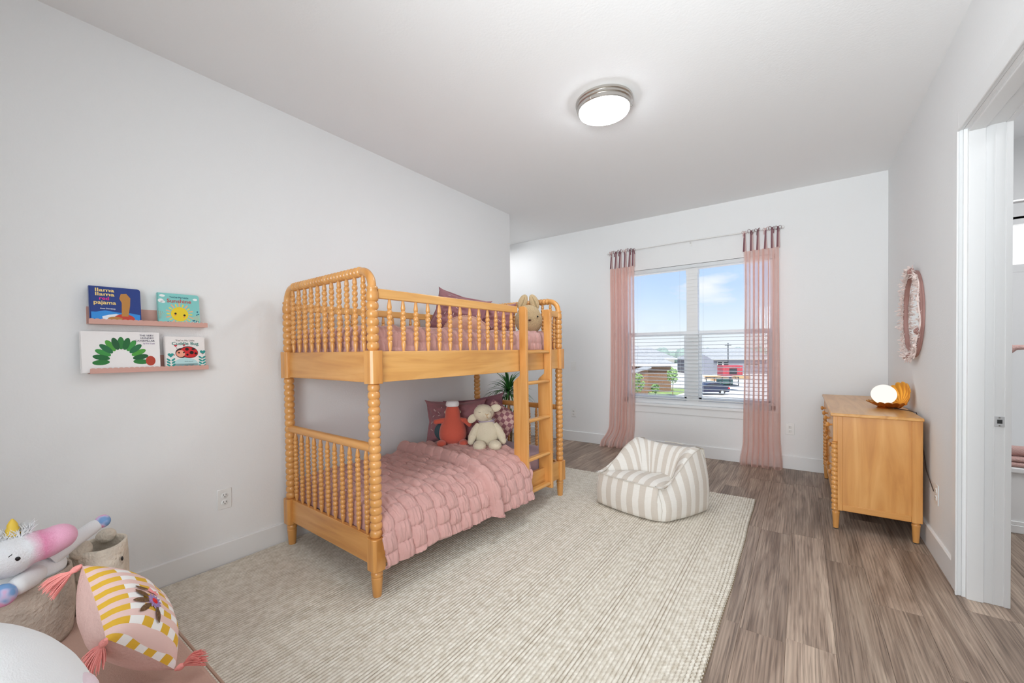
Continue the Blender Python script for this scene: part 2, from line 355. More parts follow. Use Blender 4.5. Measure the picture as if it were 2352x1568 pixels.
# vinyl planks
PW = 0.1628; PL = 1.18
cache = {}
def plank_mesh(L, wd):
    k = (round(L, 3), round(wd, 3))
    if k not in cache:
        b = 0.0009; mb = MB(); x0, x1, y0, y1 = 0.0003, wd - 0.0003, 0.0003, L - 0.0003
        mb.add([(x0, y0, -0.004), (x1, y0, -0.004), (x1, y1, -0.004), (x0, y1, -0.004), (x0, y0, -b), (x1, y0, -b), (x1, y1, -b), (x0, y1, -b),
                (x0 + b, y0 + b, 0), (x1 - b, y0 + b, 0), (x1 - b, y1 - b, 0), (x0 + b, y1 - b, 0)],
               [(0, 1, 5, 4), (1, 2, 6, 5), (2, 3, 7, 6), (3, 0, 4, 7), (4, 5, 9, 8), (5, 6, 10, 9), (6, 7, 11, 10), (7, 4, 8, 11), (8, 9, 10, 11)])
        cache[k] = mesh_of('plank', mb, PLANK, smooth=False)
    return cache[k]
offs = {0: 4.39, 1: 4.455 - 0.09, 2: 4.40, 3: 4.11, 4: 3.73, -1: 4.05, -2: 3.6, 5: 4.5, 6: 3.9}
for i in range(-23, 14):
    x = -0.379 + i * PW
    if x + PW > 2.3 or x < -4.0: continue
    off = offs.get(i, 3.4 + ((i * 0.437) % 1.0) * PL)
    y0x, y1x = (YB, YW) if x > XL - 0.1 else (3.83, YW)
    y = off + PL * 2
    while y > y0x:
        a, b_ = max(y - PL, y0x), min(y, y1x)
        y -= PL
        if b_ - a < 0.03: continue
        if x > -2.55 and x + PW < -0.36 and a > 0.25 and b_ < 3.65: continue      # wholly under the rug
        obj('plank', plank_mesh(b_ - a, PW), None, fl, loc=(x, a, 0))

def baseboard(name, x0, y0, x1, y1, nx, ny, h=0.128, t=0.014):
    # board runs from (x0,y0) to (x1,y1); (nx,ny) points into the room
    d = Vector((x1 - x0, y1 - y0, 0)); L = d.length; d.normalize(); n = Vector((nx, ny, 0))
    M = Matrix(((d.x, n.x, 0, x0), (d.y, n.y, 0, y0), (0, 0, 1, 0), (0, 0, 0, 1)))
    pr = [(0, 0.001), (t, 0.001), (t, h - 0.004), (t - 0.004, h), (0, h)]
    mb = MB(); v = [(0, a, b) for a, b in pr] + [(L, a, b) for a, b in pr]; n_ = len(pr)
    mb.add(v, [tuple(range(n_)), tuple(range(2 * n_ - 1, n_ - 1, -1))] + [(i, i + n_, (i + 1) % n_ + n_, (i + 1) % n_) for i in range(n_)], M)
    o = obj(name, mb, TRIM, smooth=False); o['kind'] = 'structure'; return o
baseboard('baseboard_left', XL, YB, XL, 3.83, 1, 0)
baseboard('baseboard_alcove', -4.0, 3.83, -4.0, YW, 1, 0)
baseboard('baseboard_window', -4.0, YW, XR, YW, 0, -1)
baseboard('baseboard_right', XR, 2.95, XR, YW, -1, 0)

# door casing, jamb, stop (door_1)
d1 = struct('door_1', MB().box(XR - 0.016, XR, 2.862, 2.955, 0, 2.30).box(XR - 0.016, XR, 1.86, 2.862, 2.21, 2.30).box(XR - 0.016, XR, 1.86, 1.95, 0, 2.21), TRIM, bevel=0.003)
struct('casing_bead', MB().box(XR - 0.022, XR - 0.014, 2.856, 2.868, 0, 2.21).box(XR - 0.022, XR - 0.014, 1.95, 2.868, 2.204, 2.216), TRIM, d1, bevel=0.003)
struct('jamb', MB().box(XR + 0.012, XR + 0.148, 2.85, 2.86, 0, 2.20).box(XR + 0.012, XR + 0.148, 1.95, 2.86, 2.20, 2.21).box(XR + 0.012, XR + 0.148, 1.94, 1.95, 0, 2.2), TRIM, d1, bevel=0.001)
struct('door_stop', MB().box(XR + 0.012, XR + 0.066, 2.84, 2.85, 0, 2.19).box(XR + 0.012, XR + 0.066, 1.96, 2.85, 2.19, 2.20), TRIM, d1, bevel=0.002)
struct('stop_bead', MB().box(XR + 0.094, XR + 0.099, 2.8475, 2.85, 0, 2.20).box(XR + 0.128, XR + 0.148, 2.845, 2.85, 0, 2.20).box(XR + 0.128, XR + 0.148, 1.96, 2.85, 2.195, 2.20), TRIM, d1, bevel=0.001)
sp_ = obj('strike_plate', MB().box(-0.019, 0.019, -0.0025, 0, -0.024, 0.024), STEEL, d1, loc=(0.729, 2.849, 0.848), bevel=0.004)
obj('latch_hole', MB().box(-0.009, 0.007, -0.0035, -0.002, -0.009, 0.009), SLOT, sp_, bevel=0.002)
for z in (-0.018, 0.018): obj('screw', MB().lathe([(0.0035, 0), (0.003, 0.0012)], 10), CHROME, sp_, loc=(-0.002, -0.0025, z), rot=(PI / 2, 0, 0))

# bathroom pieces seen through the doorway
bw = struct('window_2', MB().box(0.9, 2.1, 4.80, 4.90, 1.74, 1.80).box(0.9, 2.1, 4.80, 4.90, 2.10, 2.16).box(0.9, 0.94, 4.80, 4.90, 1.8, 2.1).box(2.06, 2.1, 4.80, 4.90, 1.8, 2.1), TRIM, bevel=0.003)
struct('pane', MB().box(0.94, 2.06, 4.86, 4.87, 1.8, 2.1), BATHGL, bw)
tub = thing('bathtub', 'white bathtub with flat rim seen through the doorway', 'bathtub', (1.5, 4.3, 0))
obj('apron', MB().box(-0.73, 0.78, -0.27, -0.25, 0.0, 0.38), TUBM, tub, bevel=0.004)
obj('rim', MB().box(-0.73, 0.78, -0.29, -0.17, 0.38, 0.42).box(-0.73, 0.78, 0.38, 0.49, 0.38, 0.42).box(-0.73, -0.65, -0.17, 0.38, 0.38, 0.42).box(0.7, 0.78, -0.17, 0.38, 0.38, 0.42), TUBM, tub, bevel=0.01)
obj('basin', MB().grid(lambda u, v: ((-0.65 + 1.35 * u), (-0.17 + 0.55 * v), 0.40 - 0.32 * min(1, 6 * min(u, 1 - u, v, 1 - v) + 0.0)), 24, 16), TUBM, tub)
obj('base_moulding', MB().box(-0.73, 0.78, -0.285, -0.27, 0.0, 0.05).box(-0.73, 0.78, -0.28, -0.27, 0.05, 0.075), TUBM, tub, bevel=0.003)
tag(obj('shower_rod', MB().tube([(0.768, 4.03, 2.10), (2.298, 4.03, 2.10)], 0.013, 12), STEEL), 'thin steel shower curtain rod seen through the doorway', 'rod')
def roll(name, c, r, L, label):
    t = thing(name, label, 'towel', c, group='pink towels in the bathroom')
    mb = MB()
    pts = [(math.cos(a) * r * (0.25 + 0.75 * a / (5.5 * PI)), math.sin(a) * r * (0.25 + 0.75 * a / (5.5 * PI))) for a in [i * 5.5 * PI / 60 for i in range(61)]]
    v = []; f = []
    for k in (0, 1):
        for x, z in pts: v.append((k * L, x, z + r))
    for i in range(60): f.append((i, i + 1, 61 + i + 1, 61 + i))
    mb.add(v, f); obj('roll', mb, TOWEL, t, mods=(('SOLIDIFY', dict(thickness=0.012)),)); return t
roll('rolled_towel', (0.95, 4.08, 0.484), 0.034, 0.25, 'pink towel rolled up, topmost on the bathtub rim')
t = thing('folded_towel', 'pink towel folded flat on the bathtub rim below the rolled one', 'towel', (0.93, 4.07, 0.42), group='pink towels in the bathroom')
obj('fold', MB().box(0, 0.27, -0.06, 0.075, 0.0, 0.030), TOWEL, t, bevel=0.013)
obj('fold', MB().box(0.005, 0.265, -0.055, 0.07, 0.032, 0.062), TOWEL, t, bevel=0.013)
t = thing('hanging_towel', 'pink towel with a knotted end hanging beside the bathroom doorway', 'towel', (0.80, 4.0, 1.17), group='pink towels in the bathroom')
obj('knot', MB().ell((0.2, 0, 0.0), (0.09, 0.045, 0.045)).ell((0.30, 0, 0.01), (0.05, 0.03, 0.016)), TOWEL, t, mods=FUSE(0.006))
obj('drape', MB().grid(lambda u, v: (0.0 + 0.2 * u, 0.02 * math.sin(9 * u) * v, -0.0 - 0.055 * v), 20, 8), TOWEL, t, mods=(('SOLIDIFY', dict(thickness=0.008)),))
obj('towel_bar', MB().tube([(0, 0.03, 0.03), (0.2, 0.03, 0.03)], 0.008, 10).tube([(-0.033, 0.03, 0.03), (0.01, 0.03, 0.03)], 0.011, 10), STEEL, t)

# ------------------------------------------------------------------ window_1
MX0, MX1 = -1.048, -0.925
wi = struct('window_1', MB().box(WX0, WX1, YW + 0.05, YW + 0.14, WZ1 - 0.045, WZ1).box(WX0, WX0 + 0.045, YW + 0.05, YW + 0.14, WZ0, WZ1).box(WX1 - 0.045, WX1, YW + 0.05, YW + 0.14, WZ0, WZ1)
            .box(WX0, WX1, YW + 0.05, YW + 0.14, WZ0, WZ0 + 0.05), TRIM, bevel=0.003)
mb = MB().box(MX0, MX1, YW + 0.045, YW + 0.14, WZ0 + 0.05, 1.40)
z = 1.40
while z < WZ1 - 0.06:                       # upper mullion with fine horizontal joints
    mb.box(MX0 + 0.004, MX1 - 0.004, YW + 0.045, YW + 0.14, z + 0.0015, min(z + 0.040, WZ1 - 0.045)); mb.box(MX0 + 0.006, MX1 - 0.006, YW + 0.050, YW + 0.13, z - 0.001, z + 0.002); z += 0.0405
mb.box(MX0, MX1, YW + 0.04, YW + 0.14, WZ1 - 0.10, WZ1 - 0.04)
struct('mullion', mb, TRIM, wi)
for a, b in ((WX0 + 0.045, MX0), (MX1, WX1 - 0.045)):
    s_ = struct('sash', MB().box(a, b, YW + 0.075, YW + 0.105, 1.345, 1.395).box(a, a + 0.03, YW + 0.075, YW + 0.105, WZ0 + 0.05, 1.345).box(b - 0.03, b, YW + 0.075, YW + 0.105, WZ0 + 0.05, 1.345)
                .box(a, b, YW + 0.075, YW + 0.105, WZ0 + 0.05, WZ0 + 0.09), TRIM, wi, bevel=0.002)
    struct('pane', MB().box(a + 0.03, b - 0.03, YW + 0.088, YW + 0.092, WZ0 + 0.09, 1.345), GLASS, s_)
    struct('pane', MB().box(a, b, YW + 0.115, YW + 0.119, 1.395, WZ1 - 0.045), GLASS, wi)
struct('window_sill', MB().box(WX0 - 0.04, WX1 + 0.04, YW - 0.035, YW + 0.06, WZ0 - 0.026, WZ0 + 0.001), TRIM, wi, bevel=0.004)
struct('apron', MB().box(WX0 - 0.02, WX1 + 0.02, YW - 0.014, YW - 0.0005, WZ0 - 0.105, WZ0 - 0.026), TRIM, wi, bevel=0.003)

BL = simple('blind_slat', (0.72, 0.75, 0.77), 0.45)
bl = thing('window_blind', 'white horizontal slatted blind covering the lower half of the window', 'blind', ((WX0 + WX1) / 2, YW + 0.026, 0.62))
hw = (WX1 - WX0) / 2 - 0.012
obj('head_rail', MB().box(-hw, hw, -0.02, 0.02, 1.475, 1.512), BL, bl, bevel=0.003)
obj('bottom_rail', MB().box(-hw, hw, -0.021, 0.021, 0.0, 0.016), BL, bl, bevel=0.004)
ca = [(-0.021, 0.0), (-0.011, 0.0035), (0.0, 0.0045), (0.011, 0.0035), (0.021, 0.0)]
mb = MB(); v = [(sx, y, z + dz) for sx in (-hw, hw) for dz in (0, 0.0022) for y, z in ca]; f = []
for i in range(4): f += [(i, i + 1, 11 + i, 10 + i), (5 + i, 15 + i, 16 + i, 6 + i)]
f += [(0, 10, 15, 5), (4, 9, 19, 14), (0, 5, 6, 1), (1, 6, 7, 2), (2, 7, 8, 3), (3, 8, 9, 4), (10, 11, 16, 15), (11, 12, 17, 16), (12, 13, 18, 17), (13, 14, 19, 18)]
mb.add(v, f); slat = obj('slat', mb, BL, bl, loc=(0, 0, 0.045))
for i in range(1, 18): copy_part(slat, bl, (0, 0, 0.045 + 0.0405 * i))
for x in (-0.6, -0.12, 0.12, 0.58): obj('ladder_cord', MB().tube([(x, -0.022, 0.01), (x, -0.022, 1.48)], 0.0011, 4), BL, bl)

# ------------------------------------------------------------------ curtains and rod
CY = YW - 0.062
rod = thing('curtain_rod', 'thin white metal curtain rod over the window', 'rod', (-0.985, CY, 2.372))
obj('rod_bar', MB().tube([(-0.93, 0, 0), (0.0, 0, 0.008), (0.84, 0, 0.0)], 0.0065, 10), PLAST, rod)
for x in (-0.93, 0.84):
    obj('finial', MB().ell((x, 0, 0), 0.014, 12, 8), PLAST, rod)
for x in (-0.90, 0.0, 0.81):
    obj('bracket', MB().box(x - 0.006, x + 0.006, 0.0, 0.0615, -0.012, -0.002).box(x - 0.012, x + 0.012, 0.055, 0.0615, -0.04, 0.02), PLAST, rod, bevel=0.002)
def curtain(x0, x1, nf, seed, flare, label, side):
    rnd = random.Random(seed); W_ = x1 - x0
    t = thing('curtain', label, 'curtain', ((x0 + x1) / 2, CY, 0.0), group='pink tie-top curtains either side of the window')
    ph = [rnd.uniform(-0.5, 0.5) for _ in range(3)]
    top = 2.185
    def fn(u, v):
        z = 0.006 + (top - 0.006) * v
        x = -W_ / 2 + W_ * u
        k = 1 - v
        g = 1 + 0.10 * sm(0.2, 0.9, k) * math.sin(2 * PI * u + 1.0)
        x = x * g - flare * (1 - u) * sm(0.86, 1.0, k) ** 1.5 - flare * 0.15 * sm(0.55, 1, k) + 0.02 * side * sm(0.85, 1, k) * u
        d = 0.5 + 0.5 * math.cos(2 * PI * nf * (u + 0.02 * math.sin(5 * u + ph[0]) + 0.015 * N(u * 3, v * 2, seed)) + ph[1])
        amp = 0.052 * (0.75 + 0.25 * v) + 0.012 * sm(0.8, 1, k)
        y = -0.060 + amp * (d ** 0.9) * 1.6 + 0.006 * N(u * 9, v * 7, seed + 3)
        x += 0.016 * math.sin(4 * PI * nf * (u + 0.02 * math.sin(5 * u + ph[0])) + 2 * ph[1] + 0.5 * N(u * 2, v * 1.5, seed)) * (0.6 + 0.8 * abs(N(u * 4, 0.3, seed)))
        zz = z
        if v > 0.985: zz = z - 0.018 * (1 - abs(math.cos(PI * nf * u + ph[1] / 2)))
        if k > 0.985: zz = 0.006 + 0.006 * abs(N(u * 9, 4, seed))
        y -= 0.05 * sm(0.93, 1.0, k) * (0.5 + 0.5 * N(u * 6, 1, seed))
        return (x, y, zz)
    obj('panel', MB().grid(fn, 200, 70), CURT, t, ang=80)
    # heading band: second layer of cloth behind the ties
    ntie = nf + 1
    for i in range(ntie + 1):
        u = (i + 0.15) / (ntie + 0.3); x = -W_ / 2 + W_ * u + rnd.uniform(-0.008, 0.008)
        wd = 0.0075
        for m_, dx, dy in ((RIB, -0.006, -0.012), (RIB2, 0.008, 0.010)):
            mb = MB(); a = rnd.uniform(-0.006, 0.006)
            mb.add([(x + dx - wd, dy - 0.012, top - 0.01), (x + dx + wd, dy - 0.012, top - 0.01), (x + a + wd * 0.9, dy, 2.36), (x + a - wd * 0.9, dy, 2.36),
                    (x + a + wd * 0.9, dy * 0.4, 2.381), (x + a - wd * 0.9, dy * 0.4, 2.381)], [(0, 1, 2, 3), (3, 2, 4, 5)])
            obj('tie', mb, m_, t, mods=(('SOLIDIFY', dict(thickness=0.0015)),))
        mb = MB()
        for sgn in (-1, 1):      # bow loops
            L = rnd.uniform(0.020, 0.034); r_ = rnd.uniform(-0.7, 0.7)
            pts = [(x + sgn * L * math.sin(q) * math.cos(r_), -0.014 - 0.006 * math.sin(2 * q), 2.374 + L * (0.55 * math.sin(2 * q) + 0.5 * math.sin(q) * math.sin(r_))) for q in [k_ * PI / 8 for k_ in range(9)]]
            mb.tube(pts, 0.006, 6, flat=0.25)
            if rnd.random() < 0.8:
                e_ = rnd.uniform(0.03, 0.06); mb.tube([(x, -0.015, 2.373), (x + sgn * 0.012, -0.018, 2.373 - e_ * 0.5), (x + sgn * rnd.uniform(0.004, 0.022), -0.016, 2.373 - e_)], 0.006, 6, flat=0.25)
        mb.ell((x, -0.012, 2.373), (0.009, 0.008, 0.009), 8, 6)
        obj('bow', mb, RIB if i % 3 else RIB2, t)
    return t
curtain(-1.880, -1.590, 4, 3, 0.13, 'pink cotton curtain nearer the bunk bed, hem pooling on the floor', -1)
curtain(-0.475, -0.168, 4, 11, 0.03, 'pink cotton curtain nearer the dresser, hem just touching the floor', 1)

# ------------------------------------------------------------------ outlets and switch
def outlet(loc, rz, label, switch=False):
    t = thing('light_switch' if switch else 'wall_outlet', label, 'switch' if switch else 'outlet', loc, (0, 0, rz))
    obj('cover_plate', MB().box(-0.036, 0.036, -0.005, 0, -0.057, 0.057), PLAST, t, bevel=0.003)
    if switch:
        obj('rocker', MB().box(-0.016, 0.016, -0.009, -0.004, -0.032, 0.032), PLAST, t, bevel=0.003)
    else:
        for z in (-0.020, 0.020):
            r = obj('receptacle', MB().lathe([(0.0165, 0), (0.0165, 0.002), (0.015, 0.003)], 24), PLAST, t, loc=(0, -0.005, z), rot=(PI / 2, 0, 0))
            obj('slot', MB().box(-0.0075, -0.0052, 0.000, 0.009, 0.0022, 0.0034).box(0.0052, 0.0075, 0.000, 0.009, 0.0022, 0.0034).lathe([(0.0026, 0.0024), (0.0026, 0.0034)], 8, Matrix.Translation((0, -0.007, 0))), SLOT, r)
outlet((XL, 0.94, 0.376), PI / 2, 'white double wall outlet between the bookshelves and the bunk bed')
outlet((-0.092, YW, 0.394), 0, 'white double wall outlet right of the pink curtain')
outlet((-2.43, YW, 0.374), 0, 'white wall outlet low down beyond the head of the bunk bed')
outlet((-2.425, YW, 0.99), 0, 'white rocker light switch beyond the head of the bunk bed', True)
outlet((XR, 3.30, 0.36), -PI / 2, 'white wall outlet in the shade behind the dresser')

# ------------------------------------------------------------------ ceiling light
t = thing('ceiling_light', 'round flush ceiling light with brushed nickel rings, lit', 'ceiling light', (-0.985, 2.46, H))
FL = Matrix.Scale(-1, 4, (0, 0, 1))
obj('metal_ring', MB().lathe([(0.168, 0), (0.172, 0.004), (0.172, 0.016), (0.166, 0.020), (0.168, 0.024), (0.168, 0.034), (0.160, 0.038), (0.162, 0.041), (0.162, 0.056), (0.157, 0.062), (0.150, 0.062)], 56, FL), CHROME, t, ang=30)
obj('diffuser', MB().lathe([(0.152, 0.05), (0.153, 0.062), (0.148, 0.072), (0.13, 0.080), (0.09, 0.087), (0.04, 0.090), (0.001, 0.091)], 48, FL), LAMPM, t)
for a in (2.5, 4.6, 0.4): obj('screw_knob', MB().ell((0.163 * math.cos(a), 0.163 * math.sin(a), -0.05), 0.0065, 10, 6), CHROME, t)

# ------------------------------------------------------------------ rug
RX0, RX1, RY0, RY1 = -2.640, -0.285, 0.12, 3.74
def make_rug():
    nx, ny = 740, 660
    xs = np.linspace(RX0, RX1, nx); ys = np.linspace(RY0, RY1, ny)
    X, Y = np.meshgrid(xs, ys)
    rng = np.random.default_rng(5)
    pitch = 0.0162
    col = np.floor((X - RX0) / pitch).astype(int); fx = (X - RX0) / pitch - col
    ph = rng.uniform(0, 0.35, 200)[col] + 0.5 * (col % 2); kp = 0.022
    row = (Y / kp + ph); fy = row - np.floor(row)
    amp = rng.uniform(0.3, 1.0, (200, 400))[col, np.floor(row).astype(int) + 60]
    Z = 0.006 + 0.0060 * np.sqrt(np.clip(np.sin(np.pi * fx), 0, 1)) * (0.62 + 0.38 * amp * np.sqrt(np.clip(np.sin(np.pi * fy), 0, 1)))
    # lay: slight waviness of the long edge, far edge a little skewed
    t = (X - RX0) / (RX1 - RX0)
    wv = 0.004 * np.sin(Y * 3.1) + 0.0015 * np.sin(Y * 11 + 1) + 0.002 * np.where(fy > 0.5, 1, -1)
    Xo = X + wv * np.clip((t - 0.9) / 0.1, 0, 1) + 0.004 * np.sin(Y * 9) * (t < 0.02)
    s = (Y - RY0) / (RY1 - RY0)
    Yo = Y + (0.045 * t - 0.02) * s ** 3 * 1.0
    edge = (X <= xs[0]) | (X >= xs[-1]) | (Y <= ys[0]) | (Y >= ys[-1])
    Z[edge] = 0.0005
    co = np.stack([Xo, Yo, Z], -1).reshape(-1, 3).astype(np.float32)
    i = np.arange((ny - 1) * (nx - 1)); r = i // (nx - 1); c = i % (nx - 1); a = r * nx + c
    F = np.stack([a, a + 1, a + nx + 1, a + nx], -1).astype(np.int32)
    me = bpy.data.meshes.new('rug'); me.vertices.add(len(co)); me.vertices.foreach_set('co', co.ravel())
    me.loops.add(F.size); me.loops.foreach_set('vertex_index', F.ravel()); me.polygons.add(len(F))
    me.polygons.foreach_set('loop_start', np.arange(0, F.size, 4, dtype=np.int32)); me.polygons.foreach_set('loop_total', np.full(len(F), 4, np.int32))
    me.update(calc_edges=True); me.validate(); me.materials.append(RUG); me.shade_smooth()
    o = bpy.data.objects.new('area_rug', me); COL.objects.link(o)
    tag(o, 'large cream ribbed woven wool rug under the bunk bed and pouf chair', 'rug')
make_rug()

# ------------------------------------------------------------------ bunk bed
BO = Vector((-1.675, 1.240, 0.0)); BA = math.radians(-2.5)
BM = Matrix.Translation(BO) @ Matrix.Rotation(BA, 4, 'Z')
def bp_(s, w_, z): return BM @ Vector((-w_, s, z))
BLn, BWd = 1.745, 0.90
bed = thing('bunk_bed', 'honey maple spindle bunk bed with beaded posts and a ladder', 'bunk bed', BO, (0, 0, BA))
def beads(z0, z1, n, r1, r0, seg=6, up=True):
    out = []; h = (z1 - z0) / n
    for i in range(n):
        for k in range(seg):
            q = k / seg; out.append((r0 + (r1 - r0) * math.sqrt(max(0, math.sin(PI * q))), z0 + h * (i + q)))
    out.append((r0, z1)); return out
R1, R0 = 0.0300, 0.0225
zt = 1.515
pp = [(0.022, 0.010), (0.0285, 0.105), (0.0295, 0.112), (0.024, 0.116), (0.030, 0.124), (0.031, 0.132), (0.025, 0.140)] 
post_parts = []
foot = MB().lathe([(0.0205, 0.010), (0.0215, 0.012), (0.0275, 0.098), (0.0275, 0.102), (0.0240, 0.106), (0.0290, 0.114), (0.0290, 0.124), (0.0245, 0.131), (0.0300, 0.138), (0.0300, 0.142)], 18)
def octo(h, c): return [(h, -h + c), (h, h - c), (h - c, h), (-h + c, h), (-h, h - c), (-h, -h + c), (-h + c, -h), (h - c, -h)]
blk = MB().prism(octo(0.037, 0.012), 0.142, 0.298); blk2 = MB().prism(octo(0.037, 0.012), 1.048, 1.209)
lowt = MB().lathe(beads(0.298, 1.048, 20, R1, R0), 16)
upt = MB().lathe([(0.0215, 1.209)] + beads(1.211, 1.445, 6, R1, R0) + [(0.0215, 1.447), (0.0285, 1.452), (0.0295, 1.47), (0.0285, 1.488), (0.0235, 1.502), (0.028, 1.508), (0.0275, 1.516), (0.022, 1.52)], 16)
M4 = [mesh_of('foot', foot, WOODT), mesh_of('block', blk, WOODZ, False), mesh_of('block', blk2, WOODZ, False), mesh_of('turned_shaft', lowt, WOODT, ang=60), mesh_of('turned_shaft', upt, WOODT, ang=60)]
for w_ in (0, BWd):
    for s in (0, BLn):
        p = obj('post', M4[3], None, bed, loc=(-w_, s, 0))
        obj('foot', M4[0], None, p); obj('post_block', M4[1], None, p, bevel=0.002); obj('post_block', M4[2], None, p, bevel=0.002); obj('upper_shaft', M4[4], None, p)
def spin(z0, z1, nb, r=0.0145, tp=0.05, rn=0.0085):
    pr = [(0.0065, z0), (0.0125, z0 + tp * 0.75), (0.0105, z0 + tp), ] + beads(z0 + tp + 0.001, z1 - tp - 0.001, nb, r, rn, 5) + [(0.0105, z1 - tp), (0.0125, z1 - tp * 0.8), (0.0065, z1)]
    return mesh_of('spindle', MB().lathe(pr, 10), WOODT, ang=60)
SU = spin(1.205, 1.592, 10, 0.0145, 0.048); SL = spin(0.296, 0.712, 13, 0.0140, 0.045); SG = spin(1.203, 1.466, 6, 0.0145, 0.052)
for s in (0, BLn):
    # end boards, mid rail, arch
    obj('end_board', MB().box(-BWd + 0.03, -0.03, s - 0.011, s + 0.011, 0.156, 0.296), WOODX, bed, bevel=0.002)
    obj('end_board', MB().box(-BWd + 0.03, -0.03, s - 0.011, s + 0.011, 1.053, 1.205), WOODX, bed, bevel=0.002)
    obj('mid_rail', MB().tube([(-BWd + 0.015, s, 0.733), (-0.015, s, 0.733)], 0.0225, 20, flat=1.0), WOODX, bed)
    pts = []; rr = []
    rb = 0.085
    for i in range(9):
        a = PI - (PI / 2) * i / 8; pts.append((-BWd + rb + rb * math.cos(a), s, 1.516 + rb * math.sin(a))); rr.append(0.0205)
    L = BWd - 2 * rb; nb = 23; seg = 7
    for i in range(nb * seg + 1):
        q = (i % seg) / seg; pts.append((-BWd + rb + L * i / (nb * seg), s, 1.516 + rb)); rr.append(0.0150 + 0.0115 * math.sqrt(max(0, math.sin(PI * q))))
    for i in range(9):
        a = PI / 2 - (PI / 2) * i / 8; pts.append((-rb + rb * math.cos(a), s, 1.516 + rb * math.sin(a))); rr.append(0.0205)
    obj('arched_rail', MB().tube(pts, rr, 14), WOODT, bed, ang=60)
    for i in range(11):
        x = -(0.075 + 0.075 * i)
        obj('spindle', SU, None, bed, loc=(x, s, 0)); obj('spindle', SL, None, bed, loc=(x, s, 0))
for w_ in (0, BWd):
    obj('side_rail', MB().box(-w_ - 0.0125, -w_ + 0.0125, 0.03, BLn - 0.03, 1.053, 1.205), WOODY, bed, bevel=0.002)
    obj('side_rail', MB().box(-w_ - 0.0125, -w_ + 0.0125, 0.03, BLn - 0.03, 0.156, 0.296), WOODY, bed, bevel=0.002)
obj('guard_rail', MB().box(-0.014, 0.014, 0.025, 1.168, 1.464, 1.511), WOODY, bed, bevel=0.004)
obj('guard_rail', MB().box(-0.014, 0.014, 1.522, BLn - 0.025, 1.464, 1.511), WOODY, bed, bevel=0.004)
obj('guard_rail', MB().box(-BWd - 0.014, -BWd + 0.014, 0.025, BLn - 0.025, 1.464, 1.511), WOODY, bed, bevel=0.004)
for i in range(13): obj('spindle', SG, None, bed, loc=(0, 0.099 + 0.0842 * i, 0))
for i in range(2): obj('spindle', SG, None, bed, loc=(0, 1.60 + 0.075 * i, 0))
for i in range(19): obj('spindle', SG, None, bed, loc=(-BWd, 0.099 + 0.0858 * i, 0))
# slatted bases
for z in (0.20, 1.075):
    for i in range(10): obj('base_slat', MB().box(-BWd + 0.02, -0.02, 0.1 + 0.165 * i, 0.17 + 0.165 * i, z, z + 0.015), WOODX, bed)
# ladder: two shaped side boards hooked on the rail, five rungs
def ladder_board(s):
    f0, f1, b1 = 0.077, 0.017, -0.040
    pf = [(f0, 0.148), (f0, 1.485), (f0 - 0.008, 1.502), (f0 - 0.022, 1.510), (f1, 1.510), (f1, 1.04), (f1 - 0.002, 1.022), (b1 + 0.018, 0.993), (b1 + 0.004, 0.980), (b1, 0.96), (b1, 0.148)]
    pf = [(a, z) for a, z in pf]
    pf = [(a if a > 0.0 or True else a, z) for a, z in pf]
    mb = MB(); n = len(pf)
    v = [(a, s - 0.012, z) for a, z in pf] + [(a, s + 0.012, z) for a, z in pf]
    mb.add(v, [tuple(range(n)), tuple(range(2 * n - 1, n - 1, -1))] + [(i, i + n, (i + 1) % n + n, (i + 1) % n) for i in range(n)])
    return mb
lad = obj('ladder', ladder_board(1.190), WOODZ, bed, smooth=False, bevel=0.003)
obj('ladder_side', ladder_board(1.508), WOODZ, lad, smooth=False, bevel=0.003)
for z in (1.188, 0.966, 0.695, 0.418, 0.185):
    obj('rung', MB().box(0.024, 0.070, 1.20, 1.498, z - 0.012, z + 0.012), WOODY, lad, bevel=0.009)

# mattresses
def mattress(z0, z1, label, nm, i0=0.05, s0=0.06):
    def fn():
        mb = MB(); mb.box(-BWd + 0.024, -i0, s0, BLn - 0.022, z0, z1); return mb
    o = obj(nm, fn(), SHEET, loc=BO, rot=(0, 0, BA), bevel=0.03)
    o.modifiers['bevel'].segments = 4; return tag(o, label, 'mattress')
mattress(0.216, 0.40, 'lavender sheeted mattress of the lower bunk', 'mattress')
mattress(1.091, 1.27, 'sheeted mattress of the upper bunk under its quilt', 'mattress')

# ------------------------------------------------------------------ quilts
def path_pts(pts):
    L = [0.0]
    for a, b in zip(pts, pts[1:]): L.append(L[-1] + math.hypot(b[0] - a[0], b[1] - a[1]))
    return L
def on_path(pts, L, d):
    d = max(0, min(L[-1], d))
    for i in range(len(L) - 1):
        if d <= L[i + 1] or i == len(L) - 2:
            t = (d - L[i]) / (L[i + 1] - L[i] + 1e-9); a, b = pts[i], pts[i + 1]
            return a[0] + (b[0] - a[0]) * t, a[1] + (b[1] - a[1]) * t
def puff(a, s, ca=0.088, cs=0.086, amp=0.020, seed=0, wr=1.0):
    s2 = s + 0.006 * N(a * 6, s * 3, seed)
    k = math.floor(s2 / cs); fs = s2 / cs - k
    a2 = a + ca * 0.30 * math.sin(k * 2.3) + 0.022 * N(a * 7, k * 1.7, seed + 5)
    ka = math.floor(a2 / ca); fa = a2 / ca - ka
    h = (max(0, math.sin(PI * fs)) ** 0.34) * (0.22 + 0.78 * max(0, math.sin(PI * fa)) ** 0.34)
    h *= 0.8 + 0.35 * N(k * 3.1, ka * 2.3, seed)
    wf = N(s * 95, a * 16, seed + 9) * 0.0065 * wr + N(s * 52 + 3, a * 12, seed + 2) * 0.0070 * wr
    return amp * h + wf * (0.3 + h)
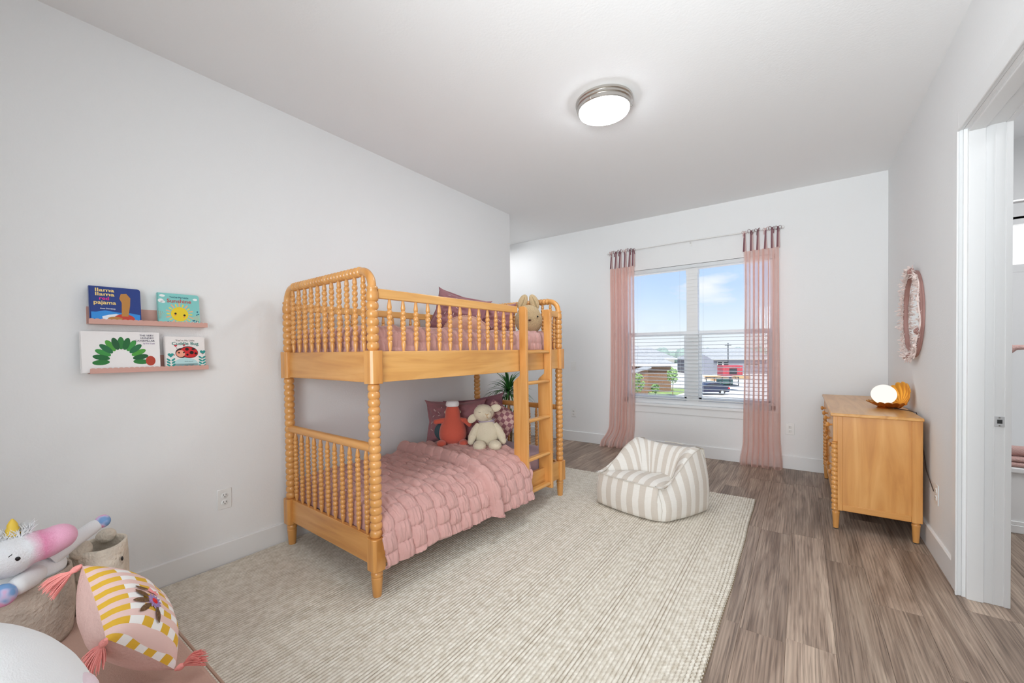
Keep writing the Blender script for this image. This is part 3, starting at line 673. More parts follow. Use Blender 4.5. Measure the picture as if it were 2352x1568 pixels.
def lower_quilt():
    prof = [(0.878, 0.33), (0.872, 0.375), (0.85, 0.408), (0.80, 0.42), (0.55, 0.428), (0.25, 0.424), (0.10, 0.412), (0.03, 0.395), (-0.020, 0.362), (-0.046, 0.312), (-0.056, 0.25), (-0.062, 0.16), (-0.064, 0.05)]
    L = path_pts(prof); base = L[-1]
    hem = [(0, 0.168), (0.12, 0.138), (0.2, 0.15), (0.33, 0.175), (0.5, 0.150), (0.68, 0.130), (0.77, 0.125), (0.80, 0.098), (0.95, 0.10), (1.1, 0.115), (1.25, 0.14)]
    endp = [(0.0, 1.06), (0.30, 1.14), (0.55, 1.26), (0.72, 1.30), (0.85, 1.31), (0.95, 1.28), (1.05, 1.235), (1.25, 1.20)]
    foldp = [(0.0, 0.80), (0.45, 0.815), (0.75, 0.77), (0.90, 0.745), (1.25, 0.765)]
    nu, nv = 320, 400
    def fn(u, v):
        s = 0.035 + v * 1.3
        send = interp(endp, u * 1.2); q_ = v * (send + 0.10); cf = max(0.0, 0.12 - q_); s = 0.022 + max(0.0, q_ - 0.12) * (send - 0.022) / (send - 0.02)
        Lt = base - (interp(hem, s) - 0.05)
        d = u * Lt
        ww, zz = on_path(prof, L, d); w2, z2 = on_path(prof, L, d + 0.02); w1, z1 = on_path(prof, L, d - 0.02)
        tx, tz = w2 - w1, z2 - z1; l = math.hypot(tx, tz) + 1e-9; nx, nz_ = tz / l, -tx / l
        if nz_ < 0 and zz > 0.3 and ww > 0: nx, nz_ = -nx, -nz_
        h = puff(d, s, seed=1, amp=0.033, ca=0.092, cs=0.086)
        sf = interp(foldp, d) + 0.012 * N(d * 5, 2, 7)
        if s > sf - 0.001:
            h += 0.030 * min(1, (s - sf) / 0.010 + 0.1) + 0.034 * math.exp(-((s - sf - 0.038) / 0.030) ** 2)
        h += 0.008 * N(d * 2.2, s * 2.5, 3)
        e = min(1.0, (send - s) / 0.03, (Lt - d) / 0.02 + 0.15)
        h *= max(0.15, e)
        # the foot end sinks toward the board
        k_ = sm(0.30, 0.37, zz) if ww < 0.4 else 1.0
        zz -= k_ * (cf + 0.045 * math.exp(-((s - 0.022) / 0.04))); zz = max(zz, 0.17); s += (cf * 0.10 - 0.028 * math.exp(-(s - 0.022) / 0.10)) * (1 - k_)
        drape = max(0, 0.30 - zz) * 0.16
        return (-(ww + nx * h) + drape * (0.6 + 0.5 * N(s * 4, 1, 2)), s + 0.012 * drape * math.sin(s * 20), zz + nz_ * h + 0.004)
    o = obj('quilt', MB().grid(fn, nu, nv, flip=False), QUILT, loc=BO, rot=(0, 0, BA), ang=85, mods=(('SOLIDIFY', dict(thickness=0.006, offset=-1)),))
    tag(o, 'dusty rose ruched quilt folded back and hanging over the lower bunk', 'quilt', 'dusty rose ruched quilts')
lower_quilt()
def upper_quilt():
    W0, W1, S0, S1, top, r, drop = 0.034, 0.868, 0.036, 1.712, 1.325, 0.070, 0.12
    def edge(t, a, b):       # t arc length from the middle of one side; returns position and fall
        L = (b - a) - 2 * r; tot = L + 2 * (r * PI / 2 + drop)
        d = t * tot
        q = r * PI / 2 + drop
        def side(x):        # x = distance from hem
            if x < drop: return 0, r + drop - x
            k = (x - drop) / r; return r - r * math.cos(k) if k < PI / 2 else r, r - r * math.sin(k)
        if d < q: p, f_ = side(d); return a + p, f_, d
        if d > tot - q: p, f_ = side(tot - d); return b - p, f_, d
        return a + r + (d - q), 0, d
    def fn(u, v):
        w_, fw, dw = edge(u, W0, W1); s, fs, ds = edge(v, S0, S1)
        fall = min(drop + r, math.hypot(fw, fs)); h = puff(dw, ds, 0.098, 0.084, 0.026, 4) + 0.009 * N(dw * 2.6, ds * 2.4, 8)
        kx = fw / (fall + 1e-6) if fall > 0 else 0; ks = fs / (fall + 1e-6) if fall > 0 else 0
        kz = max(0, 1 - fall / r) ** 0.5
        inw = 1 if w_ > 0.45 else -1; ins = 1 if s > 0.9 else -1
        hh = h * 0.75
        w2 = w_ + inw * hh * kx * 0.9; s2 = s + ins * hh * ks * 0.9
        w2 = min(max(w2, 0.014), 0.884); s2 = min(max(s2, 0.016), 1.728)
        return (-w2, s2, top - fall + h * (0.25 + 0.75 * kz))
    o = obj('quilt', MB().grid(fn, 230, 330, flip=True), QUILT, loc=BO, rot=(0, 0, BA), ang=85)
    tag(o, 'dusty rose ruched quilt tucked inside the rails of the upper bunk', 'quilt', 'dusty rose ruched quilts')
upper_quilt()

# ------------------------------------------------------------------ pillows
def pillow_mb(w_, h, t, n=34, seed=0, pinch=0.06, wr=0.006, corner=0.0, flange=0.0):
    mb = MB()
    def sheet(sg):
        def fn(u, v):
            x, y = 2 * u - 1, 2 * v - 1
            q = max(0.0, (1 - abs(x) ** 3.0)) * max(0.0, (1 - abs(y) ** 3.0))
            th = t / 2 * q ** 0.55
            px_ = x * (1 - pinch * (1 - y * y) * x * x) + corner * x * abs(x * y) ** 3
            py_ = y * (1 - pinch * (1 - x * x) * y * y) + corner * y * abs(x * y) ** 3
            th += wr * N(x * 2.6 + seed, y * 2.6, sg * 3) * q ** 0.3 + wr * 0.7 * N(x * 6 + seed, y * 6, sg * 5) * q ** 0.4
            return (px_ * w_ / 2, sg * th, py_ * h / 2)
        return fn
    mb.grid(sheet(-1), n, n, flip=False); mb.grid(sheet(1), n, n, flip=True); return mb
def look(right, up, loc):       # matrix: local x=right, z=up (made square), y = into
    x = Vector(right).normalized(); z = Vector(up); z = (z - x * z.dot(x)).normalized(); y = z.cross(x)
    return Matrix(((x.x, y.x, z.x, loc[0]), (x.y, y.y, z.y, loc[1]), (x.z, y.z, z.z, loc[2]), (0, 0, 0, 1)))
DASHM = simple('pale_thread', 'DCC3BF', 0.8)
def dashes(par, w_, h, t, n, seed, mat=DASHM):
    rnd = random.Random(seed); mb = MB(); k = 0
    while k < n:
        x, z = rnd.uniform(-0.44, 0.44) * w_, rnd.uniform(-0.42, 0.42) * h
        q = max(0, (1 - abs(2 * x / w_) ** 3)) * max(0, (1 - abs(2 * z / h) ** 3)); y = -t * 0.63 * q ** 0.55 - 0.010
        a = rnd.uniform(0, PI); dx, dz = 0.010 * math.cos(a), 0.010 * math.sin(a)
        mb.tube([(x - dx, y, z - dz), (x, y - 0.0015, z), (x + dx, y, z + dz)], 0.0024, 5); k += 1
    o = obj('stitched_dashes', mb, mat, par); o['kind'] = 'stuff'; return o
def sham(name, label, a, b, zb, h, lean, t, seed, mat=MAUVE, group=None, nd=40, roll_=0):
    # a, b: (s, w) of the bottom corners (left, right seen from the room); lean: how far the top falls back
    A, B = bp_(a[0], a[1], zb), bp_(b[0], b[1], zb); r = (B - A); wd = r.length; mid = (A + B) / 2
    back = Vector((0, 0, 1)).cross(r).normalized()
    up = (Vector((0, 0, 1)) + back * lean).normalized(); c = mid + up * (h / 2)
    M = look(r, up, c) @ Matrix.Rotation(roll_, 4, 'Y')
    e = thing(name, label, 'pillow', group=group); e.matrix_world = M
    obj('cover', pillow_mb(wd * 0.97, h * 0.97, t * 1.25, 50, seed, 0.13, 0.026, 0.10), mat, e, ang=80)
    # flat flange round the edge
    mb = MB(); n = 120
    def fn(u, v):
        q = u * 4; k = int(q) % 4; f_ = q - int(q)
        base = [(-1 + 2 * f_, -1), (1, -1 + 2 * f_), (1 - 2 * f_, 1), (-1, 1 - 2 * f_)][k]
        e_ = (0.88 + v * 0.12) * (1 - 0.10 * (1 - abs(base[0] * base[1])))
        x, z = base[0] * wd / 2 * e_, base[1] * h / 2 * (0.84 + v * 0.16) * (1 - 0.11 * (1 - abs(base[0] * base[1])))
        return (x, 0.016 * v * N(u * 30, v * 2, seed), z)
    mb.grid(fn, n, 5, closeu=True); obj('flange', mb, mat, e, ang=80, mods=(('SOLIDIFY', dict(thickness=0.003)),))
    if nd: dashes(e, wd * 0.95, h * 0.95, t, nd, seed)
    return e
SG_ = 'mauve sham pillows on the bunks'
sham('sham_pillow', 'mauve sham pillow with pale stitches behind the coral plush toy', (1.06, 0.85), (1.40, 0.50), 0.45, 0.345, 0.22, 0.12, 2, group=SG_)
sham('sham_pillow', 'plain plum sham pillow with a raised corner against the lower headboard', (1.30, 0.85), (1.67, 0.50), 0.45, 0.345, 0.06, 0.08, 5, simple('plum_linen', '8A5D68', 0.9, bump=0.5, scale=14, sheen=0.3), group=SG_, nd=0, roll_=math.radians(-7))
sham('sham_pillow', 'mauve sham pillow with its pointed corner above the upper guard rail', (1.12, 0.83), (1.34, 0.44), 1.325, 0.345, 0.12, 0.12, 8, group=SG_, nd=24, roll_=math.radians(17))
sham('sham_pillow', 'mauve sham pillow with white letters beside the tan bunny', (1.38, 0.74), (1.64, 0.36), 1.32, 0.285, 0.18, 0.12, 9, simple('rose_linen', 'A87377', 0.9, bump=0.5, scale=14, sheen=0.3), group=SG_, nd=24)
# lettering on that pillow
pl_ = [o for o in bpy.data.objects if o.get('label', '').startswith('mauve sham pillow with white letters')][0]
text('lettering', 'D', 0.055, DASHM, pl_, (-0.02, -0.074, 0.045), (PI / 2, 0, 0), 0.0008)
text('lettering', 'lo', 0.055, DASHM, pl_, (0.055, -0.070, 0.045), (PI / 2, 0, 0), 0.0008)
# half-round tan pillow on the upper bunk
e = thing('round_pillow', 'half-round blush pillow with ribbed edge on the upper bunk', 'pillow'); A, B = bp_(1.02, 0.60, 1.335), bp_(1.20, 0.28, 1.335)
e.matrix_world = look(B - A, (0.1, -0.1, 1), (A + B) / 2)
def half(u, v):
    a = PI * u; r = 0.175 * v; th = 0.045 * max(0, 1 - v ** 4) ** 0.5
    return (r * math.cos(a), -th, 0.72 * r * math.sin(a) + 0.005)
def half2(u, v):
    x, y, z = half(u, v); return (x, -y, z)
obj('cover', MB().grid(half, 40, 16, flip=True).grid(half2, 40, 16), BLUSH, e, ang=80)
obj('ribbed_edge', MB().tube([(0.175 * math.cos(PI * i / 60), 0, 0.126 * math.sin(PI * i / 60) + 0.005) for i in range(61)], [0.009 if i % 2 else 0.006 for i in range(61)], 8), BLUSH, e)
# check pillow
e = thing('check_pillow', 'small mauve and blush checkered pillow tilted beside the cream lamb', 'pillow')
CK = NT('check_weave'); tc = CK.n('ShaderNodeTexCoord'); mp = CK.n('ShaderNodeMapping'); mp.inputs['Scale'].default_value = (1, 1, 1)
mp.inputs['Location'].default_value = (0.5, 0.5, 0.5)
CK.l(tc.outputs['Object'], mp.inputs[0]); ch = CK.n('ShaderNodeTexChecker', Scale=31.0); ch.inputs[1].default_value = lin('D7B3AC'); ch.inputs[2].default_value = lin('9A6770')
sx_ = CK.n('ShaderNodeSeparateXYZ'); cx_ = CK.n('ShaderNodeCombineXYZ'); CK.l(mp.outputs[0], sx_.inputs[0]); CK.l(sx_.outputs['X'], cx_.inputs['X']); CK.l(sx_.outputs['Z'], cx_.inputs['Y'])
CK.l(cx_.outputs[0], ch.inputs['Vector']); CK.l(ch.outputs[0], CK.b.inputs['Base Color']); P(CK, Roughness=0.9)
A, B = bp_(1.34, 0.56, 0.41), bp_(1.56, 0.26, 0.41)
e.matrix_world = look(B - A, (-0.10, 0.12, 1), (A + B) / 2 + Vector((0, 0, 0.205))) @ Matrix.Rotation(math.radians(34), 4, 'Y')
obj('cover', pillow_mb(0.27, 0.27, 0.10, 40, 3, 0.05, 0.006), CK.m, e, ang=80)
n = 60
obj('piping', MB().tube([(0.132 * x, 0, 0.132 * z) for x, z in [(-1 + 2 * i / 12, -1) for i in range(12)] + [(1, -1 + 2 * i / 12) for i in range(12)] + [(1 - 2 * i / 12, 1) for i in range(12)] + [(-1, 1 - 2 * i / 12) for i in range(13)]], 0.004, 6), MAUVE, e)

# ------------------------------------------------------------------ plush toys on the bed
# coral plush with upturned snout
t = thing('coral_plush_toy', 'coral plush toy with upturned white-tipped snout on the lower bunk', 'stuffed toy', bp_(1.10, 0.58, 0.475), (0, 0, math.radians(41)))
prof = [(0.02, 0.0), (0.075, 0.006), (0.104, 0.04), (0.110, 0.08), (0.104, 0.12), (0.088, 0.165), (0.066, 0.20), (0.058, 0.215), (0.060, 0.235), (0.058, 0.255), (0.052, 0.275), (0.044, 0.300), (0.01, 0.31)]
mb = MB().lathe(prof, 32, Matrix.Diagonal((1, 0.85, 1, 1)))
obj('body', mb, CORAL, t, mods=(('SUBSURF', dict(levels=1, render_levels=1)),))
for sx in (-1, 1):
    obj('arm', MB().tube([(sx * 0.06, -0.005, 0.185), (sx * 0.095, -0.01, 0.183), (sx * 0.130, -0.02, 0.172 - (0.02 if sx > 0 else -0.006))], [0.022, 0.021, 0.018], 12).ell((sx * 0.130, -0.02, 0.172 - (0.02 if sx > 0 else -0.006)), 0.019, 12, 8), CORAL, t)
    obj('foot', MB().ell((sx * 0.085, -0.075, 0.022), (0.038, 0.055, 0.026), 18, 10), CORAL, t)
    obj('ear', MB().ell((sx * 0.056, 0.03, 0.245), (0.010, 0.008, 0.012), 12, 8), CREAM, t)
obj('snout_tip', MB().lathe([(0.040, 0.292), (0.050, 0.296), (0.053, 0.312), (0.050, 0.330), (0.040, 0.340), (0.012, 0.338), (0.001, 0.334)], 24), WHITEP, t, mods=(('SUBSURF', dict(levels=1, render_levels=1)),))
obj('shell', MB().ell((-0.045, 0.07, 0.085), (0.105, 0.05, 0.085)), TEAL, t)
# cream lamb
t = thing('lamb_plush_toy', 'cream plush lamb with closed sewn eyes sitting beside the coral toy', 'stuffed toy', bp_(1.20, 0.315, 0.462), (0, 0, math.radians(40)))
mb = MB().ell((0, 0.01, 0.105), (0.098, 0.075, 0.105), 24, 14).ell((0, 0.01, 0.17), (0.062, 0.055, 0.065), 20, 12)
obj('body', mb, CREAM, t, mods=FUSE(0.007, 6))
mb = MB().ell((-0.022, -0.01, 0.268), (0.077, 0.068, 0.066), 24, 14).ell((0.0, -0.06, 0.262), (0.038, 0.035, 0.032), 18, 10)
h_ = obj('head', mb, CREAM, t, mods=FUSE(0.006, 5))
for sx, c, a in ((-1, (-0.108, 0.0, 0.225), -0.7), (1, (0.070, 0.0, 0.302), 0.15)):
    obj('ear', MB().ell((0, 0, 0), (0.042, 0.013, 0.030), 18, 10), CREAM, h_, loc=c, rot=(0, -a if sx > 0 else a, 0))
obj('nose_stitch', MB().tube([(-0.012, -0.096, 0.274), (0, -0.098, 0.263), (0.012, -0.095, 0.274)], 0.0022, 6).tube([(0, -0.098, 0.263), (0.001, -0.094, 0.246), (0.009, -0.090, 0.240)], 0.002, 6), GOLDT, h_)
for x in (-0.052, 0.022): obj('eye_stitch', MB().tube([(x - 0.011, -0.066, 0.284), (x, -0.073, 0.279), (x + 0.011, -0.069, 0.285)], 0.0014, 5), BROWN, h_)
for sx in (-1, 1):
    obj('arm', MB().tube([(sx * 0.060, 0, 0.185), (sx * 0.088, -0.012, 0.140), (sx * 0.112, -0.03, 0.088), (sx * 0.122, -0.036, 0.055)], [0.020, 0.030, 0.033, 0.024], 14).ell((sx * 0.122, -0.036, 0.056), 0.026, 12, 8), CREAM, t, mods=FUSE(0.006, 3))
    obj('leg', MB().ell((sx * 0.058, -0.090, 0.036), (0.049, 0.060, 0.040), 20, 12), CREAM, t)
obj('neck_ribbon', MB().tube([(0.062 * math.cos(a), 0.01 + 0.056 * math.sin(a), 0.207 + 0.006 * math.cos(a)) for a in [i * PI / 12 for i in range(25)]], 0.004, 6).tube([(0.03, -0.05, 0.208), (0.055, -0.062, 0.210), (0.05, -0.066, 0.198)], 0.006, 6, flat=0.4), simple('lilac_ribbon', 'B9A9C0', 0.6), t)
# tan bunny on the upper bunk
t = thing('bunny_plush_toy', 'tan plush bunny head with upright ears behind the upper ladder opening', 'stuffed toy', bp_(1.56, 0.165, 1.325), (0, 0, math.radians(36)))
mb = MB().ell((0, 0, 0.115), (0.112, 0.075, 0.115), 28, 16).ell((0, 0, 0.17), (0.092, 0.066, 0.072), 28, 16)
h_ = obj('head', mb, TAN, t, mods=FUSE(0.006, 5))
for sx in (-1, 1):
    ea = obj('ear', MB().ell((0, 0, 0.045), (0.036, 0.019, 0.066), 20, 14), TAN, h_, loc=(sx * 0.064, 0, 0.222), rot=(0, -sx * 0.40, 0))
    obj('ear_fold', MB().tube([(0, -0.017, 0.0), (0.003, -0.019, 0.04), (0, -0.015, 0.088)], [0.004, 0.0055, 0.002], 6), simple('dark_boucle%d' % sx, 'A28C68', 1.0), ea)
obj('nose', MB().ell((0.004, -0.077, 0.113), (0.012, 0.005, 0.007), 12, 8), BROWN, h_)
for x in (-0.060, 0.068): obj('eye', MB().ell((x, -0.064, 0.142), 0.0068, 12, 8), BLACK, h_)

# ------------------------------------------------------------------ potted plant behind the bed
t = thing('potted_plant', 'tall green spiky dracaena in a white pot behind the bed head', 'plant', (-2.37, 3.36, 0))
pot = obj('pot', MB().lathe([(0.10, 0.0), (0.115, 0.01), (0.14, 0.26), (0.145, 0.27), (0.135, 0.27), (0.13, 0.24)], 28), POT, t)
obj('soil', MB().lathe([(0.001, 0.235), (0.131, 0.237)], 24, caps=False), SOIL, t)
obj('stalk', MB().tube([(0, 0, 0.22), (0.006, 0.004, 0.50), (0.0, 0, 0.80)], [0.016, 0.013, 0.012], 10).tube([(0.03, -0.02, 0.22), (0.05, -0.02, 0.50)], [0.012, 0.010], 10), STALK, t)
def leaf(base, az, el, L, wd, droop):
    v = []; f = []; n = 9
    d = Vector((math.cos(az), math.sin(az), 0)); side = Vector((-math.sin(az), math.cos(az), 0))
    for i in range(n):
        q = i / (n - 1); e_ = el - droop * q * q
        p = Vector(base) + d * (L * (math.sin(el) * 0 + q * math.cos(el - droop * q * 0.6))) + Vector((0, 0, L * q * math.sin(el - droop * q * 0.75)))
        ww = wd * (math.sin(PI * min(1, 0.12 + q * 0.88)) ** 0.7) * (1 if q < 1 else 0)
        v += [tuple(p - side * ww), tuple(p + Vector((0, 0, -ww * 0.35))), tuple(p + side * ww)]
    for i in range(n - 1):
        for k in (0, 1): f.append((3 * i + k, 3 * i + k + 1, 3 * i + 4 + k, 3 * i + 3 + k))
    return v, f
LEAFM = []
rnd = random.Random(4)
for c_ in ('2E6B2F', '3E7F38', '25582B'): LEAFM.append(simple('leaf_' + {'2': 'deep', '3': 'mid'}[c_[0]] + c_[1:3].lower(), c_, 0.4, vary=0.2))
for (bx, by, bz, n_, L0) in ((0, 0, 0.80, 80, 0.27), (0.05, -0.02, 0.50, 34, 0.22)):
    for i in range(n_):
        q = i / n_; v, f = leaf((bx + rnd.uniform(-.008, .008), by + rnd.uniform(-.008, .008), bz + 0.05 * q - 0.05), i * 2.4, 0.25 + 1.2 * q + rnd.uniform(-.12, .12), L0 * rnd.uniform(0.8, 1.1), 0.0085, rnd.uniform(0.7, 1.7) * (1.15 - 0.6 * q))
        obj('leaf', MB().add(v, f), LEAFM[i % 3], t)

# ------------------------------------------------------------------ striped bean-bag chair
def chair():
    t = thing('lounge_chair', 'low cream and taupe striped bean-bag armchair on the rug', 'chair', (-0.93, 3.155, 0.012))
    # footprint in world offsets, front-left, front-right, back-right, back-left
    C = [(-0.375, -0.155), (0.165, -0.290), (0.395, 0.160), (-0.165, 0.295)]
    m = NT('striped_canvas'); uvn = m.n('ShaderNodeUVMap'); s_ = m.n('ShaderNodeSeparateXYZ'); m.l(uvn.outputs[0], s_.inputs[0])
    mu = m.n('ShaderNodeMath', operation='MULTIPLY'); mu.inputs[1].default_value = 1 / 0.090; fr = m.n('ShaderNodeMath', operation='FRACT'); gt = m.n('ShaderNodeMath', operation='GREATER_THAN'); gt.inputs[1].default_value = 0.5
    m.l(s_.outputs[0], mu.inputs[0]); m.l(mu.outputs[0], fr.inputs[0]); m.l(fr.outputs[0], gt.inputs[0])
    mx_ = m.n('ShaderNodeMixRGB'); mx_.inputs[1].default_value = lin('E9E5DF'); mx_.inputs[2].default_value = lin('D3CAC0'); m.l(gt.outputs[0], mx_.inputs[0])
    tc = m.n('ShaderNodeTexCoord'); mp = m.n('ShaderNodeMapping'); mp.inputs['Scale'].default_value = (30, 30, 260); nz = m.n('ShaderNodeTexNoise', Scale=1.0, Detail=3)
    m.l(tc.outputs['Object'], mp.inputs[0]); m.l(mp.outputs[0], nz.inputs['Vector'])
    mr = m.n('ShaderNodeMapRange'); mr.inputs[3].default_value = 0.93; mr.inputs[4].default_value = 1.05; m.l(nz.outputs[0], mr.inputs[0])
    hs = m.n('ShaderNodeHueSaturation'); m.l(mx_.outputs[0], hs.inputs['Color']); m.l(mr.outputs[0], hs.inputs['Value']); m.l(hs.outputs[0], m.b.inputs['Base Color'])
    P(m, Roughness=0.95); m.b.inputs['Specular IOR Level'].default_value = 0.15
    bp = m.n('ShaderNodeBump', Strength=0.25, Distance=0.003); m.l(nz.outputs[0], bp.inputs['Height']); m.l(bp.outputs[0], m.b.inputs['Normal'])
    # perimeter sampling, u from front-left, along front, right side, back, left side
    side_n = 26; ring = []
    segs = [(C[0], C[1]), (C[1], C[2]), (C[2], C[3]), (C[3], C[0])]
    cum = 0
    for k, (a, b) in enumerate(segs):
        L = math.hypot(b[0] - a[0], b[1] - a[1]); nx, ny = (b[1] - a[1]) / L, -(b[0] - a[0]) / L
        for i in range(side_n):
            f_ = i / side_n; bow = math.sin(PI * f_)
            ring.append(dict(k=k, f=f_, x=a[0] + (b[0] - a[0]) * f_, y=a[1] + (b[1] - a[1]) * f_, nx=nx, ny=ny, L=L, s=cum + L * f_, bow=bow))
        cum += L
    def toph(r):
        if r['k'] == 0: return 0.235 + 0.0 * r['f']
        if r['k'] == 1: return 0.235 + 0.215 * sm(0.05, 0.85, r['f']) + 0.0
        if r['k'] == 2: return 0.455 - 0.02 * math.sin(PI * r['f'])
        return 0.235 + 0.225 * sm(0.05, 0.9, 1 - r['f'])
    n = len(ring); rows = []
    cx, cy = sum(r['x'] for r in ring) / n, sum(r['y'] for r in ring) / n
    cx0, cy0 = cx, cy
    # local axes for the seat: across = front direction
    fx, fy = C[1][0] - C[0][0], C[1][1] - C[0][1]; l = math.hypot(fx, fy); fx /= l; fy /= l
    prof = [0.0, 0.05, 0.15, 0.35, 0.55, 0.75, 0.90, 0.97, 1.0]
    verts = []; uvs = []
    def put(x, y, z, u): verts.append((x, y, z)); uvs.append((u, 0))
    rowN = 0
    for q in prof:
        for r in ring:
            H_ = toph(r); bulge = 0.022 * math.sin(PI * min(1, q * 1.02)) + (0.020 * r['bow'] if r['k'] != 0 else 0.030 * r['bow'])
            inset = 0.045 * q ** 2 if r['k'] else 0.012 * q * q
            if q < 0.04: inset += 0.012
            wob = 0.004 * N(r['s'] * 9, q * 4, 3)
            # corners are rounded by pulling towards the centre
            cr_ = 0.030 * max(0, 1 - min(r['f'], 1 - r['f']) * 9) ** 2
            ox = (bulge - inset + wob); dx, dy = cx0 - r['x'], cy0 - r['y']; dl = math.hypot(dx, dy)
            put(r['x'] + r['nx'] * ox + dx / dl * cr_, r['y'] + r['ny'] * ox + dy / dl * cr_, q * H_ + (0.004 if q == 0 else 0), r['s'])
        rowN += 1
    # over the top ridge and down the inner slope to the seat
    for q in (0.10, 0.25, 0.45, 0.65, 0.85, 1.0):
        for r in ring:
            H_ = toph(r); k = r['k']
            # distance inwards
            edgef = 1.0
            hf = max(0.0, (H_ - 0.235) / 0.21)
            if k == 0: dn = 0.03 * q; z = H_ - 0.010 * q
            else:
                dn = (0.045 + 0.155 * (q ** 0.8)) if k == 2 else (0.030 + 0.170 * q ** 0.8) * (0.12 + 0.88 * hf); zs = 0.218
                z = H_ + (zs - H_) * (1 - math.cos(PI / 2 * q) ** 1.0) if q > 0.1 else H_ + 0.004
                z += 0.020 * math.sin(PI * q) * hf + 0.004 * N(r['s'] * 25, q * 3, 1)
            dx, dy = cx0 - r['x'], cy0 - r['y']
            # keep inner ring convex: shrink footprint as a scaled polygon
            ix, iy = -r['nx'], -r['ny']
            x = r['x'] + ix * dn; y = r['y'] + iy * dn
            # near corners also move along the edge
            along = (r['f'] - 0.5) * 2; ex, ey = ( -r['ny'], r['nx'])
            a0 = dn if k == 2 else (0.045 + 0.155 * q ** 0.8 if (k == 1 and along > 0 or k == 3 and along < 0) else 0.03 * q)
            if k == 0: a0 = (0.030 + 0.170 * q ** 0.8) * 0.12
            x -= ex * along * a0 * (abs(along) ** 0.5); y -= ey * along * a0 * (abs(along) ** 0.5)
            put(x, y, z, r['s'])
        rowN += 1
    # seat disc
    seat0 = len(verts); last = [verts[(rowN - 1) * n + i] for i in range(n)]
    scx, scy = sum(p[0] for p in last) / n, sum(p[1] for p in last) / n
    faces = []
    for j in range(rowN - 1):
        for i in range(n): faces.append((j * n + i, j * n + (i + 1) % n, (j + 1) * n + (i + 1) % n, (j + 1) * n + i))
    faces.append(tuple(range(n - 1, -1, -1)))
    mb = MB(); mb.v = verts; mb.f = faces; mb.uv = uvs
    obj('surround', mb, m.m, t, ang=75)
    # seat cushion: its own puffy panel
    sv = []; su = []; rings = [1.03, 0.96, 0.85, 0.65, 0.4, 0.15]
    for q in rings:
        for i in range(n):
            x, y = scx + (last[i][0] - scx) * q, scy + (last[i][1] - scy) * q
            z = 0.222 + 0.038 * (1 - min(1, q) ** 3) ** 0.6 + 0.006 * N(x * 7, y * 7, 2)
            sv.append((x, y, z)); su.append(((x - C[0][0]) * fx + (y - C[0][1]) * fy, 0))
    sv.append((scx, scy, 0.258)); su.append(((scx - C[0][0]) * fx + (scy - C[0][1]) * fy, 0))
    sf = []
    for j in range(len(rings) - 1):
        for i in range(n): sf.append((j * n + i, j * n + (i + 1) % n, (j + 1) * n + (i + 1) % n, (j + 1) * n + i))
    e0 = (len(rings) - 1) * n
    for i in range(n): sf.append((e0 + i, e0 + (i + 1) % n, len(sv) - 1))
    mb = MB(); mb.v = sv; mb.f = sf; mb.uv = su
    obj('seat_cushion', mb, m.m, t, ang=80)
    # seams: front edge, and each corner
    SE = simple('cream_seam', 'CFC8BE', 0.9)
    row = [verts[8 * n + i] for i in range(n)]
    obj('seam', MB().tube([row[i] for i in range(0, side_n + 1)], 0.0032, 6), SE, t)
    obj('seam', MB().tube([row[i % n] for i in range(side_n, 4 * side_n + 1)], 0.0032, 6), SE, t)
    for k in range(4):
        obj('seam', MB().tube([verts[j * n + k * side_n] for j in range(0, 9)], 0.0028, 6), SE, t)
    b = C[2]; obj('carry_handle', MB().tube([(0.30 - 0.35 * u + 0.0, 0.19 + 0.08 * u, 0.44 + 0.012 * math.sin(PI * u)) for u in [i / 10 for i in range(3, 8)]], 0.007, 8, flat=0.5), SE, t)
chair()

# ------------------------------------------------------------------ dresser
DY0, DY1, DX0, DX1 = 3.455, 4.76, 0.165, 0.585
t = thing('dresser', 'honey maple dresser with beaded corner posts against the right wall', 'dresser', (DX0, DY0, 0)); dr = t
DW, DL = DX1 - DX0, DY1 - DY0
obj('table_top', MB().box(-0.012, DW + 0.004, -0.012, DL + 0.012, 0.745, 0.765), WOODY, dr, bevel=0.005)
obj('back_post', MB().box(DW - 0.048, DW, 0, 0.045, 0.128, 0.745), WOODZ, dr, bevel=0.002)
obj('back_post', MB().box(DW - 0.048, DW, DL - 0.045, DL, 0.128, 0.745), WOODZ, dr, bevel=0.002)
for y in (0.0, DL - 0.045):
    obj('front_stile', MB().box(0.024, 0.050, y, y + 0.045, 0.128, 0.745).box(0.002, 0.026, y, y + 0.045, 0.578, 0.745), WOODZ, dr, bevel=0.002)
    obj('turned_column', MB().lathe([(0.014, 0.127), (0.0175, 0.131), (0.0175, 0.137), (0.0145, 0.141), (0.0165, 0.150), (0.0165, 0.163), (0.0135, 0.168)] + beads(0.170, 0.560, 13, 0.0185, 0.0125) + [(0.013, 0.563), (0.018, 0.568), (0.0135, 0.573), (0.018, 0.578)], 16), WOODT, dr, loc=(0.010, y + 0.022 if y else y + 0.010, 0), ang=60)
for y in (0.006, DL - 0.02):
    obj('side_panel', MB().box(0.05, DW - 0.048, y, y + 0.014, 0.165, 0.745), WOODZ, dr)
    obj('bottom_rail', MB().box(0.05, DW - 0.048, y - 0.004, y + 0.016, 0.129, 0.168), WOODX, dr, bevel=0.002)
obj('back_panel', MB().box(DW - 0.012, DW - 0.004, 0.02, DL - 0.02, 0.13, 0.745), WOODZ, dr)
obj('front_rail', MB().box(0.012, 0.03, 0.045, DL - 0.045, 0.129, 0.150), WOODY, dr)
